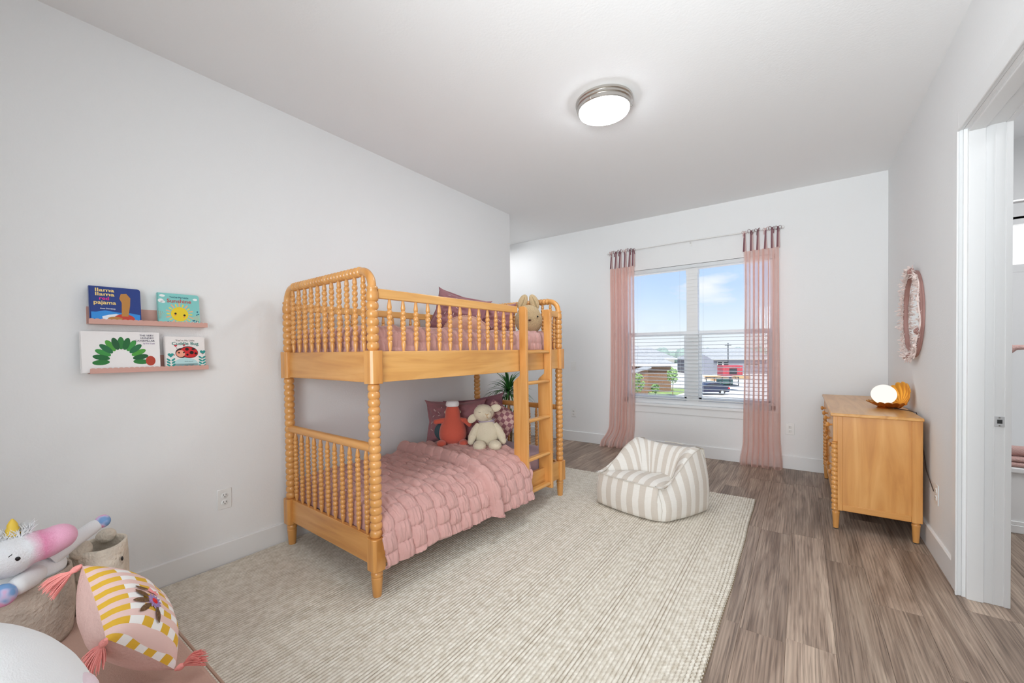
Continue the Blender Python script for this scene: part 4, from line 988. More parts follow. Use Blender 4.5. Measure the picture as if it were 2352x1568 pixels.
for i in range(3):
    z0 = (0.155, 0.362, 0.582)[i]; z1 = (0.354, 0.562, 0.740)[i]; dx_ = 0.0 if i == 2 else 0.026
    for a, b in ((0.048, DL / 2 - 0.006), (DL / 2 + 0.006, DL - 0.048)):
        d_ = obj('drawer', MB().box(0.004 + dx_, 0.030 + dx_, a, b, z0, z1), WOODY, dr, bevel=0.003)
        for k in (0.22, 0.78):
            obj('knob', MB().lathe([(0.006, 0), (0.007, 0.010), (0.015, 0.016), (0.0175, 0.024), (0.013, 0.032), (0.001, 0.034)], 16), WOODT, d_, loc=(0.004 + dx_, a + (b - a) * k, (z0 + z1) / 2), rot=(0, -PI / 2, 0))
for (x, y) in ((0.017, 0.021), (0.017, DL - 0.021), (DW - 0.026, 0.022), (DW - 0.026, DL - 0.022)):
    l_ = obj('leg', MB().lathe([(0.0145, 0.006), (0.0195, 0.100), (0.0215, 0.112), (0.0205, 0.116), (0.0165, 0.119), (0.0165, 0.129)], 18), WOODT, dr, loc=(x, y, 0))
    obj('foot_glide', MB().lathe([(0.012, 0.0), (0.0125, 0.007)], 14), SLOT, l_)

# shell lamp on the dresser
t = thing('shell_lamp', 'gold scallop shell lamp with a glowing white pearl globe on the dresser', 'lamp', (0.462, 3.90, 0.765), (0, 0, math.radians(-64))); t.scale = (1.22, 1.22, 1.22)
def shell(cup, R, nr=11, depth=0.4):
    def fn(u, v):
        a = PI * (0.02 + 0.96 * u); rib = abs(math.sin(PI * nr * u)); r = R * v * (1 + 0.07 * (rib ** 0.6) * v - 0.03)
        r *= 0.80 + 0.20 * math.sin(a)
        x = r * math.cos(a); y = r * math.sin(a); z = -depth * R * math.sin(PI * 0.5 * min(1, (1 - (v - 0.35) ** 2 * 1.9))) * (v > 0) * (1 - v ** 3 * 0.95) + 0.010 * rib * v
        return (x, y, z)
    return MB().grid(fn, 110, 22)
# lower shell lies flat, hinge at the back; upper shell stands open behind the globe
lo = obj('lower_shell', shell(1, 0.118, 11, 0.35), BRASS, t, loc=(0, 0.055, 0.032), rot=(0, 0, PI), ang=60, mods=(('SOLIDIFY', dict(thickness=0.003)),))
lo.scale = (0.95, 1.05, 0.75)
up = obj('upper_shell', shell(1, 0.118, 9, 0.35), GOLDIN, t, loc=(0, 0.055, 0.030), rot=(math.radians(68), 0, 0), ang=60, mods=(('SOLIDIFY', dict(thickness=0.003)),))
up.scale = (0.95, 1.05, 0.8)
obj('globe', MB().ell((0, 0.002, 0.078), 0.056, 32, 20), GLOBE, t)
obj('base_ring', MB().lathe([(0.028, 0.0), (0.03, 0.004), (0.024, 0.010)], 20), BRASS, t)
tag(obj('lamp_cord', MB().tube([(0.50, 3.91, 0.769), (0.54, 3.85, 0.769), (0.575, 3.80, 0.769), (0.598, 3.72, 0.766), (0.604, 3.66, 0.70), (0.606, 3.5, 0.45), (0.606, 3.33, 0.37)], 0.0028, 6), CABLE), 'thin dark lamp cord running behind the dresser', 'cord')

# ------------------------------------------------------------------ oval floral mirror on the right wall
t = thing('wall_mirror', 'oval mirror framed in pale pink twigs, leaves and roses on the right wall', 'mirror', (XR, 3.845, 1.41))
EA, EB = 0.255, 0.285
def ring_pt(a, k=1.0, d=0.0): return (-d, EA * k * math.cos(a), EB * k * math.sin(a))
obj('frame', MB().tube([ring_pt(a, 0.985, 0.016) for a in [i * 2 * PI / 64 for i in range(65)]], 0.009, 10, flat=1.2), ROSEF, t)
obj('frame_back', MB().grid(lambda u, v: (-0.001 - 0.020 * v, EA * 1.01 * math.cos(2 * PI * u), EB * 1.01 * math.sin(2 * PI * u)), 64, 3, closeu=True), ROSEF, t)
mg = MB(); mg.add([(-0.012, EA * 0.97 * math.cos(i * 2 * PI / 48), EB * 0.97 * math.sin(i * 2 * PI / 48)) for i in range(48)] + [(-0.008, EA * 0.97 * math.cos(i * 2 * PI / 48), EB * 0.97 * math.sin(i * 2 * PI / 48)) for i in range(48)],
        [tuple(range(47, -1, -1)), tuple(range(48, 96))] + [(i, (i + 1) % 48, 48 + (i + 1) % 48, 48 + i) for i in range(48)])
obj('mirror_glass', mg, MIRR, t, smooth=False)
rnd = random.Random(21)
mbt = MB(); mbl = MB(); mbf = MB()
for i in range(620):
    a = rnd.uniform(0, 2 * PI)
    dens = 0.35 + 0.65 * max(abs(math.sin(a)) ** 1.5, max(0, math.cos(a)) * 0.8)
    if rnd.random() > dens: continue
    p = Vector(ring_pt(a, rnd.uniform(0.95, 1.03), rnd.uniform(0.018, 0.035)))
    out = Vector((-rnd.uniform(0.1, 0.9), math.cos(a) * rnd.uniform(-1.0, 1.5), math.sin(a) * rnd.uniform(-1.0, 1.5))) + Vector((0, rnd.uniform(-.5, .5), rnd.uniform(-.5, .5)))
    out.normalize(); L = rnd.uniform(0.012, 0.038) * (1.0 if math.cos(a) > -0.2 or abs(math.sin(a)) > 0.85 else 0.45); q = p + out * L
    mbt.tube([p, (p + q) / 2 + Vector((0, 0, 0.004)), q], [0.0022, 0.0018, 0.0012], 5)
    s = out.orthogonal().normalized() * rnd.uniform(0.004, 0.008)
    mbl.add([tuple(q - out * 0.010), tuple(q + s), tuple(q + out * 0.012), tuple(q - s)], [(0, 1, 2, 3)])
obj('twigs', mbt, LACE, t)['kind'] = 'stuff'
o_ = obj('small_leaves', mbl, LACE, t, smooth=False, mods=(('SOLIDIFY', dict(thickness=0.001)),)); o_['kind'] = 'stuff'
obj('vine', MB().tube([ring_pt(a, 1.03 + 0.02 * math.sin(9 * a), 0.028 + 0.006 * math.sin(7 * a)) for a in [i * 2 * PI / 90 for i in range(91)]], 0.0045, 6), LACE, t)
for a, r_, k in ((1.9, 0.022, 1.0), (1.35, 0.018, 1.03), (2.35, 0.014, 1.08), (5.75 - 2.2, 0.017, 1.06), (3.9, 0.013, 1.08), (4.5, 0.02, 1.0), (4.95, 0.018, 1.03), (0.45, 0.012, 1.02), (2.9, 0.013, 1.10), (5.4, 0.013, 1.04)):
    c = Vector(ring_pt(a, k, 0.036)); mb = MB()
    for j in range(3):
        for i in range(5):
            b = i * 2 * PI / 5 + j * 0.6; rr_ = r_ * (0.35 + 0.3 * j)
            mb.ell((c.x - r_ * 0.5 + 0.3 * r_ * j, c.y + rr_ * math.cos(b), c.z + rr_ * math.sin(b)), (r_ * 0.38, r_ * 0.42, r_ * 0.42), 8, 6)
    obj('rose', mb, ROSEF if r_ > 0.0165 else LACE, t)
obj('hanging_wire', MB().tube([(-0.03, 0.0, EB), (-0.012, -0.004, EB + 0.035), (-0.006, 0.0, EB + 0.058)], 0.0025, 6), STEEL, t)

# ------------------------------------------------------------------ picture shelves and books
def ledge(z, label):
    t = thing('picture_ledge', label, 'shelf', (XL, 0.399, z), group='pink scalloped picture ledges')
    L = 0.462
    obj('back_plate', MB().box(0, 0.002, 0, L - 0.02, 0, 0.082), SHELFM, t, bevel=0.0008)
    obj('tray', MB().box(0, 0.052, 0, L, 0, 0.0025), SHELFM, t, bevel=0.0008)
    n = 24; pts = [(0, 0), ]; 
    poly = [(L, 0.0), (L, 0.022)]
    for i in range(n):
        for k in range(5):
            a = PI * (k + 0.5) / 5; poly.append((L - (i + 0.5 - 0.5 * math.cos(a)) * L / n, 0.0205 + 0.0045 * math.sin(a)))
    poly += [(0, 0.022), (0, 0.0)]
    M = Matrix(((0, 0, 1, 0), (1, 0, 0, 0), (0, 1, 0, 0), (0, 0, 0, 1)))
    obj('scalloped_lip', MB().prism(poly[::-1], 0.052, 0.054, M), SHELFM, t, smooth=False)
    for y in (0.06, L - 0.06): obj('screw', MB().lathe([(0.004, 0), (0.0035, 0.002)], 10, Matrix.Translation((0.002, y, 0.06)) @ Matrix.Rotation(PI / 2, 4, 'Y')), SLOT, t)
    return t
ledge(1.347, 'pink scalloped metal picture ledge, the upper of two on the wall')
ledge(1.119, 'pink scalloped metal picture ledge, the lower of two on the wall')
def flat(name, c): return simple(name, c, 0.35, 0.4)
PAGE = simple('page_paper', 'F2F0EA', 0.8)
def book(name, label, y, z, w_, h, th, col, tilt=4, rc=0.012, x=0.032, rotz=0):
    t = thing(name, label, 'book', (XL + x, y, z), group='picture books on the wall ledges')
    # local frame: x along the wall, y up, z towards the room
    t.matrix_world = Matrix(((0, 0, 1, XL + x), (1, 0, 0, y), (0, 1, 0, z), (0, 0, 0, 1))) @ Matrix.Rotation(math.radians(rotz), 4, 'Z') @ Matrix.Rotation(-math.radians(tilt), 4, 'X')
    def rr(x0, x1, y0, y1, r):
        p = [(x0, y0)]
        for cx, cy, a0 in ((x1 - r, y0 + r, -PI / 2), (x1 - r, y1 - r, 0)):
            for k in range(5): a = a0 + PI / 2 * k / 4; p.append((cx + r * math.cos(a), cy + r * math.sin(a)))
        p.append((x0, y1)); return p
    m_ = flat(name + '_cover', col)
    obj('front_cover', MB().prism(rr(0, w_, 0, h, rc), th - 0.0025, th), m_, t, smooth=False)
    obj('back_cover', MB().prism(rr(0, w_, 0, h, rc), 0, 0.0025), m_, t, smooth=False)
    obj('spine', MB().box(-0.001, 0.0015, 0, h, 0, th), m_, t, smooth=False)
    obj('pages', MB().prism(rr(0.001, w_ - 0.0015, 0.0015, h - 0.0015, rc), 0.0025, th - 0.0025), PAGE, t, smooth=False)
    t['th'] = th; return t
def disc(cx, cy, rx, ry=None, n=28, rot=0):
    ry = ry or rx; c, s = math.cos(rot), math.sin(rot)
    return [(cx + rx * math.cos(a) * c - ry * math.sin(a) * s, cy + rx * math.cos(a) * s + ry * math.sin(a) * c) for a in [i * 2 * PI / n for i in range(n)]]
def art(par, name, col, polys, lev):
    mb = MB(); z = par['th'] + 0.0003 * lev
    for p in polys: mb.prism(p, z - 0.0003, z)
    return obj(name, mb, flat(name + '_' + col.lower() if False else name, col), par, smooth=False)
def T(par, body, size, col, x, y, lev=6, bold=0.0, align='LEFT', sx=1.0):
    return text('cover_title', body, size, flat('print_' + ''.join(ch for ch in body.split()[0].lower() if ch.isalpha()), col), par, (x, y, par['th'] + 0.0003 * lev), bold=bold, align=align, sx=sx)
def heart(cx, cy, s): return [(cx + s * 0.062 * 16 * math.sin(t) ** 3, cy + s * 0.062 * (13 * math.cos(t) - 5 * math.cos(2 * t) - 2 * math.cos(3 * t) - math.cos(4 * t))) for t in [-i * 2 * PI / 24 for i in range(24)]]
# book 1: blue cover with yellow title
b = book('picture_book', 'dark blue picture book with yellow and pink title on the upper ledge', 0.405, 1.350, 0.180, 0.172, 0.018, '1E3A86', 5)
art(b, 'printed_blanket', '2F8FE0', [[(0.004, 0), (0.174, 0), (0.176, 0.045), (0.14, 0.052), (0.10, 0.052), (0.05, 0.060), (0.02, 0.052), (0.004, 0.052)]], 1)
art(b, 'printed_sheet', 'E9F1FA', [[(0.045, 0.003), (0.10, 0.003), (0.125, 0.030), (0.09, 0.046), (0.062, 0.040), (0.04, 0.032)], [(0.13, 0.002), (0.168, 0.002), (0.155, 0.022), (0.14, 0.030)]], 2)
art(b, 'printed_red_shape', 'C8402F', [disc(0.118, 0.022, 0.038, 0.024)], 3)
art(b, 'printed_tan_shape', 'BD8440', [[(0.108, 0.035), (0.132, 0.035), (0.140, 0.090), (0.142, 0.125), (0.128, 0.145), (0.108, 0.142), (0.102, 0.120), (0.110, 0.100)], disc(0.085, 0.022, 0.026, 0.010)], 4)
T(b, 'llama', 0.0225, 'F6D98A', 0.018, 0.148, bold=0.0004, sx=1.45); T(b, 'llama', 0.0225, 'F6D98A', 0.018, 0.1285, bold=0.0004, sx=1.45)
T(b, 'red', 0.0225, 'E0359B', 0.031, 0.109, bold=0.00045, sx=1.15); T(b, 'pajama', 0.0245, 'F6D98A', 0.012, 0.089, bold=0.00045, sx=1.15); T(b, 'Anna Dewdney', 0.0085, 'FFFFFF', 0.034, 0.066, bold=0.0001)
# book 2: sunshine
b = book('picture_book', 'aqua board book with a yellow smiling sun on the upper ledge', 0.652, 1.350, 0.176, 0.166, 0.020, '86CFCB', 5)
ray_ = []
for i in range(20):
    a = i * 2 * PI / 20; c, s = math.cos(a), math.sin(a); r0, r1, hw_ = 0.040, 0.054 + 0.006 * (i % 2), 0.003
    ray_.append([(0.088 + r0 * c + hw_ * s, 0.060 + r0 * s - hw_ * c), (0.088 + r1 * c + hw_ * s, 0.060 + r1 * s - hw_ * c), (0.088 + r1 * c - hw_ * s, 0.060 + r1 * s + hw_ * c), (0.088 + r0 * c - hw_ * s, 0.060 + r0 * s + hw_ * c)])
art(b, 'printed_sun_ray', 'F2DC52', ray_[::2], 1); art(b, 'printed_peach_ray', 'F0B78A', ray_[1::2], 1)
art(b, 'printed_sun', 'F0D22A', [disc(0.088, 0.060, 0.0375)], 2)
art(b, 'printed_eye', '1A1A1A', [disc(0.070, 0.062, 0.005), disc(0.108, 0.055, 0.005)], 3)
art(b, 'printed_cheek', 'EF9C50', [disc(0.068, 0.054, 0.004), disc(0.106, 0.046, 0.004)], 3)
art(b, 'printed_cloud', 'F4F8F8', [disc(0.018, 0.152, 0.012, 0.006), disc(0.012, 0.126, 0.012, 0.010), disc(0.158, 0.142, 0.010, 0.006), disc(0.020, 0.120, 0.010, 0.006)], 1)
rnd = random.Random(2)
def sprig(x, y, n, L, sg): return [[(x, y), (x + sg * L * math.cos(a) - 0.001, y + L * math.sin(a)), (x + sg * L * math.cos(a) + 0.001, y + L * math.sin(a) + 0.002)] for a in [0.5 + 1.3 * i / n for i in range(n)]]
art(b, 'printed_plant', 'C98C4A', [p if k else p for k in (0,) for p in sprig(0.004, 0.03, 7, 0.042, 1)], 1); art(b, 'printed_reed', 'D9C78E', [p[::-1] for p in sprig(0.172, 0.02, 7, 0.038, -1)], 1)
art(b, 'printed_blossom', '2A6E8C', [disc(rnd.uniform(0.004, 0.05), rnd.uniform(0.002, 0.02), 0.003, n=8) for _ in range(12)] + [disc(rnd.uniform(0.13, 0.172), rnd.uniform(0.002, 0.03), 0.003, n=8) for _ in range(14)] + [disc(rnd.uniform(0.16, 0.172), rnd.uniform(0.05, 0.08), 0.003, n=8) for _ in range(6)], 2)
art(b, 'printed_petal', 'FFFFFF', [disc(rnd.uniform(0.01, 0.06), rnd.uniform(0.002, 0.018), 0.0022, n=8) for _ in range(9)] + [disc(rnd.uniform(0.13, 0.172), rnd.uniform(0.002, 0.03), 0.0022, n=8) for _ in range(9)], 3)
T(b, "You're My Little", 0.0125, '1F5F7A', 0.088, 0.143, align='CENTER'); T(b, 'Sunshine', 0.027, 'D04848', 0.088, 0.119, bold=0.00015, align='CENTER', sx=1.1)
# book 3: wide white book; the creature on it is left as plain green patches
b = book('picture_book', 'wide white picture book with green painted arch on the lower ledge', 0.372, 1.122, 0.284, 0.192, 0.012, 'F4F1F1', 4, rc=0.002)
cols = ['2E7D3A', '1F6A35', '3C9645', '257044', '4FA03C', '1D5C33']
for i in range(13):
    q = i / 12; a = PI * (1.02 - 1.04 * q); cx, cy = 0.138 + 0.072 * math.cos(a), 0.052 + 0.085 * math.sin(a)
    art(b, 'printed_green_patch', cols[i % 6], [disc(cx, cy, 0.030, 0.0125, rot=a, n=18)], 1 + (i % 2))
art(b, 'printed_red_patch', 'B8402C', [disc(0.246, 0.050, 0.019, 0.024)], 2)
T(b, 'THE VERY', 0.0125, '55506A', 0.262, 0.171, align='RIGHT'); T(b, 'HUNGRY', 0.0125, '55506A', 0.262, 0.158, align='RIGHT'); T(b, 'CATERPILLAR', 0.0125, '55506A', 0.265, 0.145, align='RIGHT'); T(b, 'by Eric Carle', 0.0085, '8A6AA0', 0.265, 0.133, align='RIGHT')
# book 4: cuddle bug
b = book('picture_book', 'white board book with a red ladybug on the lower ledge', 0.676, 1.122, 0.172, 0.172, 0.020, 'F3EEEC', 5)
art(b, 'printed_ground', 'BFE3E6', [[(x, max(0.002, y)) for x, y in disc(0.086, 0.022, 0.055, 0.040)], [(0.03, 0.002), (0.16, 0.002), (0.15, 0.03), (0.03, 0.03)]], 1)
art(b, 'printed_bug_outline', '3A1A1A', [disc(0.100, 0.090, 0.041, 0.031, rot=-0.15), disc(0.068, 0.086, 0.026, 0.026)], 2)
art(b, 'printed_bug', 'D3242A', [disc(0.101, 0.090, 0.038, 0.028, rot=-0.15)], 3); art(b, 'printed_face', 'F2A58C', [disc(0.064, 0.083, 0.019, 0.018)], 4)
art(b, 'printed_spot', '241414', [disc(0.092, 0.106, 0.008), disc(0.112, 0.088, 0.009), disc(0.093, 0.077, 0.005), disc(0.130, 0.083, 0.006), disc(0.120, 0.107, 0.008, 0.005), disc(0.057, 0.088, 0.0042), disc(0.078, 0.089, 0.0042)], 5)
art(b, 'printed_antenna', '3A1A1A', [[(0.050, 0.106), (0.0515, 0.106), (0.045, 0.122), (0.0435, 0.122)], [(0.079, 0.110), (0.0805, 0.110), (0.081, 0.126), (0.0795, 0.126)]], 2)
art(b, 'printed_heart', 'D03040', [heart(0.044, 0.124, 0.0065), heart(0.080, 0.128, 0.0065), heart(0.037, 0.076, 0.003), heart(0.160, 0.082, 0.003)], 3)
sprg_ = art(b, 'printed_sprigs', '2E9A94', [heart(0.022, 0.076, 0.013), heart(0.162, 0.090, 0.013)] + [disc(0.022 + sg * 0.010, 0.052 - 0.014 * k, 0.010, 0.0045, rot=sg * 0.7, n=14) for sg in (-1, 1) for k in range(4)] + [disc(0.158 + sg * 0.008, 0.062 - 0.015 * k, 0.010, 0.0045, rot=sg * 0.7, n=14) for sg in (-1, 1) for k in range(4)], 2)
sprg_['kind'] = 'stuff'
T(b, "You're My Little", 0.0125, '7A6A62', 0.086, 0.148, align='CENTER'); T(b, 'Cuddle Bug', 0.0235, '2B8076', 0.086, 0.128, bold=0.0001, align='CENTER', sx=1.05)
T(b, 'Nicola Edwards', 0.006, '5A7A80', 0.098, 0.040, align='CENTER'); T(b, 'Natalie Marshall', 0.006, '5A7A80', 0.098, 0.020, align='CENTER')

# ------------------------------------------------------------------ near-left corner: bench, baskets, toys, pillow
t = thing('floor_bench', 'low tan canvas floor bench with piped edge in the near corner', 'bench', (0, 0, 0))
obj('cushion', MB().prism([(-2.44, -0.6), (-0.95, -0.6), (-0.95, 0.485), (-2.36, 0.485), (-2.44, 0.40)], 0.012, 0.200), BENCH, t, bevel=0.014)
for z in (0.190, 0.05): obj('piping', MB().tube([(-2.447, -0.6, z), (-2.447, 0.40, z), (-2.42, 0.455, z), (-2.36, 0.492, z), (-0.95, 0.492, z)], 0.0045, 8), BENCHP, t)
def basket(name, label, c, r, h, mat, seed, sq=1.0, rotz=0, wavy=0.012):
    t = thing(name, label, 'basket', c, (0, 0, rotz), group='felt animal baskets on the floor bench')
    def wall(rr, top):
        def fn(u, v):
            a = 2 * PI * u; k = 1 + 0.05 * math.sin(PI * v) + 0.03 * N(math.cos(a) * 1.5, math.sin(a) * 1.5, seed) * v
            z = 0.003 + (h - 0.003 + wavy * (math.cos(2 * a + seed) + 0.5 * N(a, 1, seed))) * v
            return (rr * k * math.cos(a), rr * k * sq * math.sin(a), z)
        return fn
    obj('wall', MB().grid(wall(r, h), 56, 20, closeu=True), mat, t, ang=80, mods=(('SOLIDIFY', dict(thickness=0.009, offset=-1)),))
    obj('bottom', MB().prism([(r * 0.97 * math.cos(i * PI / 16), r * 0.97 * sq * math.sin(i * PI / 16)) for i in range(32)], 0.0, 0.008), mat, t)
    return t
BZ = 0.200
b2 = basket('felt_basket', 'small beige felt bear basket with round ears near the wall', (-2.285, 0.362, BZ), 0.088, 0.245, FELT, 3, 0.95, 0, 0.004)
def ear(par, c, r, mat):
    return obj('ear', MB().ell(c, r, 20, 12), mat, par)
ear(b2, (0.045, -0.058, 0.252), (0.022, 0.033, 0.036), FELT); ear(b2, (-0.055, 0.030, 0.250), (0.022, 0.033, 0.030), FELT)
obj('eye', MB().ell((0.083, 0.052, 0.185), (0.004, 0.004, 0.009), 12, 8), BLACK, b2)
b1 = basket('felt_basket', 'large grey felt basket holding the unicorn plush', (-2.20, 0.11, BZ), 0.165, 0.245, FELTD, 6, 0.98, 0, 0.006)
# unicorn: face turned along the wall, muzzle pointing away from the camera side
PINKF = simple('pink_plush', 'F2A9C6', 0.97, 0.1, bump=0.4, scale=200, vary=0.18, vscale=10, sheen=0.3)
u = thing('unicorn_plush_toy', 'white plush unicorn with pink muzzle and yellow horn in the grey basket', 'stuffed toy', (-2.20, 0.11, 0.45))
# body and head share one skin; colour fades from white to pink towards the muzzle
UM = NT('unicorn_fur'); tc = UM.n('ShaderNodeTexCoord'); sx_ = UM.n('ShaderNodeSeparateXYZ'); UM.l(tc.outputs['Object'], sx_.inputs[0])
nz = UM.n('ShaderNodeTexNoise', Scale=14, Detail=3); UM.l(tc.outputs['Object'], nz.inputs['Vector'])
ad = UM.n('ShaderNodeMath', operation='MULTIPLY_ADD'); ad.inputs[1].default_value = 0.06; UM.l(nz.outputs[0], ad.inputs[0]); UM.l(sx_.outputs['Y'], ad.inputs[2])
mr = UM.n('ShaderNodeMapRange'); mr.inputs[1].default_value = 0.070; mr.inputs[2].default_value = 0.135; UM.l(ad.outputs[0], mr.inputs[0])
cr2 = UM.n('ShaderNodeValToRGB'); el = cr2.color_ramp.elements; el[0].position = 0; el[0].color = lin('ECEDF1'); el[1].position = 1.0; el[1].color = lin('F3B3D0'); x = el.new(0.6); x.color = lin('E58FB3')
UM.l(mr.outputs[0], cr2.inputs[0]); UM.l(cr2.outputs[0], UM.b.inputs['Base Color']); P(UM, Roughness=0.97); UM.b.inputs['Sheen Weight'].default_value = 0.3
n2 = UM.n('ShaderNodeTexNoise', Scale=220, Detail=2); bp = UM.n('ShaderNodeBump', Strength=0.4, Distance=0.01); UM.l(tc.outputs['Object'], n2.inputs['Vector']); UM.l(n2.outputs[0], bp.inputs['Height']); UM.l(bp.outputs[0], UM.b.inputs['Normal'])
head = obj('head', MB().ell((0.14, 0.0, 0.105), (0.07, 0.075, 0.062), 24, 14).ell((0.14, 0.065, 0.118), (0.058, 0.085, 0.050), 24, 14).ell((0.14, 0.115, 0.128), (0.048, 0.050, 0.045), 20, 12), UM.m, u, mods=FUSE(0.006, 8))
obj('body', MB().ell((0.02, 0.03, 0.0), (0.11, 0.12, 0.06), 24, 14), WHITEP, u)
obj('horn', MB().lathe([(0.0135, 0.0), (0.0155, 0.006), (0.0125, 0.012), (0.0135, 0.018), (0.0105, 0.024), (0.0105, 0.030), (0.007, 0.038), (0.002, 0.046)], 14, Matrix.Translation((0.128, 0.016, 0.168)) @ Matrix.Scale(1.2, 4)), simple('yellow_horn', 'F0CB4A', 0.5), head)
rnd = random.Random(8); mb = MB()
for i in range(520):
    q = rnd.random(); p = Vector((0.11 + rnd.uniform(-.02, .035), -0.060 + 0.115 * q, 0.135 + 0.035 * q + rnd.uniform(-.006, .004)))
    d = Vector((rnd.uniform(-.3, .6), rnd.uniform(-0.5, 0.7), rnd.uniform(0.5, 1.2))).normalized() * rnd.uniform(0.022, 0.040)
    mb.tube([p, p + d * 0.5 + Vector((0, 0, 0.003)), p + d], [0.0022, 0.0018, 0.0006], 4)
o_ = obj('mane', mb, WHITEP, head); o_['kind'] = 'stuff'
obj('eye', MB().ell((0.203, 0.018, 0.112), (0.004, 0.0085, 0.0085), 14, 10), BLACK, head)
obj('eyelash', MB().tube([(0.203, -0.003, 0.118), (0.204, 0.002, 0.126), (0.203, 0.009, 0.131)], 0.0012, 5), BLACK, head)
HOOF = NT('tie_dye_plush'); tc = HOOF.n('ShaderNodeTexCoord'); nz = HOOF.n('ShaderNodeTexNoise', Scale=26, Detail=1); HOOF.l(tc.outputs['Object'], nz.inputs['Vector'])
r_ = HOOF.n('ShaderNodeValToRGB'); el = r_.color_ramp.elements; el[0].position = 0.38; el[0].color = lin('7FA9DC'); el[1].position = 0.62; el[1].color = lin('F0A9D2'); x = el.new(0.5); x.color = lin('C9C6EA')
HOOF.l(nz.outputs[0], r_.inputs[0]); HOOF.l(r_.outputs[0], HOOF.b.inputs['Base Color']); P(HOOF, Roughness=0.9)
l1 = obj('leg', MB().tube([(0.06, 0.10, 0.035), (0.04, 0.165, 0.072), (0.02, 0.222, 0.098)], [0.030, 0.026, 0.024], 16).ell((0.02, 0.222, 0.098), 0.024, 14, 8), WHITEP, u)
obj('hoof', MB().ell((0.012, 0.248, 0.108), (0.026, 0.024, 0.024), 18, 12), HOOF.m, l1)
l2 = obj('leg', MB().tube([(0.10, 0.06, 0.01), (0.15, 0.045, 0.020), (0.185, 0.02, 0.020)], [0.034, 0.032, 0.028], 16).ell((0.185, 0.02, 0.02), 0.028, 14, 8), WHITEP, u)
obj('hoof', MB().ell((0.205, -0.012, 0.012), (0.030, 0.032, 0.034), 18, 12), HOOF.m, l2)

# gingham pillow with tassels
PA, PB, PC = Vector((-1.771, .243, .561)), Vector((-1.479, .241, .455)), Vector((-1.567, .409, .225))
PX = (PC - PB); PZ = (PA - PB); pw, ph_ = PX.length, PZ.length; cen = (PA + PC) / 2
e = thing('gingham_pillow', 'yellow, pink and white checked cushion with embroidered flower and coral tassels', 'pillow')
Mx = look(PX, PZ, cen); e.matrix_world = Mx
G = NT('gingham'); tc = G.n('ShaderNodeTexCoord'); sx_ = G.n('ShaderNodeSeparateXYZ'); G.l(tc.outputs['Object'], sx_.inputs[0])
def gm(op, a, b=None, c=None):
    n_ = G.n('ShaderNodeMath', operation=op)
    for i, x in enumerate((a, b, c)):
        if x is None: continue
        if isinstance(x, (int, float)): n_.inputs[i].default_value = x
        else: G.l(x, n_.inputs[i])
    return n_.outputs[0]
X_, Z_ = sx_.outputs['X'], sx_.outputs['Z']
fxn = gm('FRACT', gm('MULTIPLY_ADD', X_, 1 / 0.074, 10.0)); fzn = gm('FRACT', gm('MULTIPLY_ADD', Z_, 1 / 0.040, 10.1))
colA = gm('LESS_THAN', fxn, 0.5); rowA = gm('LESS_THAN', fzn, 0.5)
mA = G.n('ShaderNodeMixRGB'); mA.inputs[1].default_value = lin('FAF7F5'); mA.inputs[2].default_value = lin('F1CFC8'); G.l(gm('SUBTRACT', 1.0, rowA), mA.inputs[0])
mB = G.n('ShaderNodeMixRGB'); G.l(mA.outputs[0], mB.inputs[1]); mB.inputs[2].default_value = lin('E9B93C'); G.l(gm('MULTIPLY', colA, rowA), mB.inputs[0])
G.l(mB.outputs[0], G.b.inputs['Base Color']); P(G, Roughness=0.9)
nz = G.n('ShaderNodeTexNoise', Scale=130, Detail=2); bp = G.n('ShaderNodeBump', Strength=0.25, Distance=0.003); G.l(tc.outputs['Object'], nz.inputs['Vector']); G.l(nz.outputs[0], bp.inputs['Height']); G.l(bp.outputs[0], G.b.inputs['Normal'])
def half_pillow(sg, t_, n=46):
    def fn(u, v):
        x, y = 2 * u - 1, 2 * v - 1
        q = max(0.0, 1 - abs(x) ** 2.6) * max(0.0, 1 - abs(y) ** 2.6)
        return (x * pw / 2 * (1 - 0.05 * (1 - y * y) * x * x), sg * t_ * q ** 0.55 + 0.004 * N(x * 3, y * 3, sg) * q ** 0.3, y * ph_ / 2 * (1 - 0.05 * (1 - x * x) * y * y))
    return MB().grid(fn, n, n, flip=sg > 0)
# local +y points away from the viewer's lower left; find which side is the checked one
chk = 1 if (Mx.to_3x3() @ Vector((0, 1, 0))).y > 0 else -1
PINKC = simple('plain_pink_cotton', 'E3BEB6', 0.92, bump=0.3, scale=90)
fr_ = obj('checked_face', half_pillow(chk, 0.085), G.m, e, ang=80)
obj('plain_back', half_pillow(-chk, 0.085), PINKC, e, ang=80)
def surf(x, z, lift=0.002):
    a, b = 2 * x / pw, 2 * z / ph_; q = max(0.0, 1 - abs(a) ** 2.6) * max(0.0, 1 - abs(b) ** 2.6); return chk * (0.085 * q ** 0.55 + lift)
def emb(name, mat, cx, cz, L, wd, ang):
    mb = MB(); n = 8; v = []; f = []
    for i in range(n + 1):
        q = i / n; x, z = cx + L * q * math.cos(ang), cz + L * q * math.sin(ang); ww = wd * math.sin(PI * (0.08 + 0.92 * q)) ** 0.7
        for s in (-1, 0, 1):
            xx, zz = x - s * ww * math.sin(ang), z + s * ww * math.cos(ang); v.append((xx, surf(xx, zz, 0.0035 + (0.0025 if s == 0 else 0)), zz))
    for i in range(n):
        for k in (0, 1): f.append((3 * i + k, 3 * i + k + 1, 3 * i + k + 4, 3 * i + k + 3))
    return obj(name, mb.add(v, f), mat, fr_)
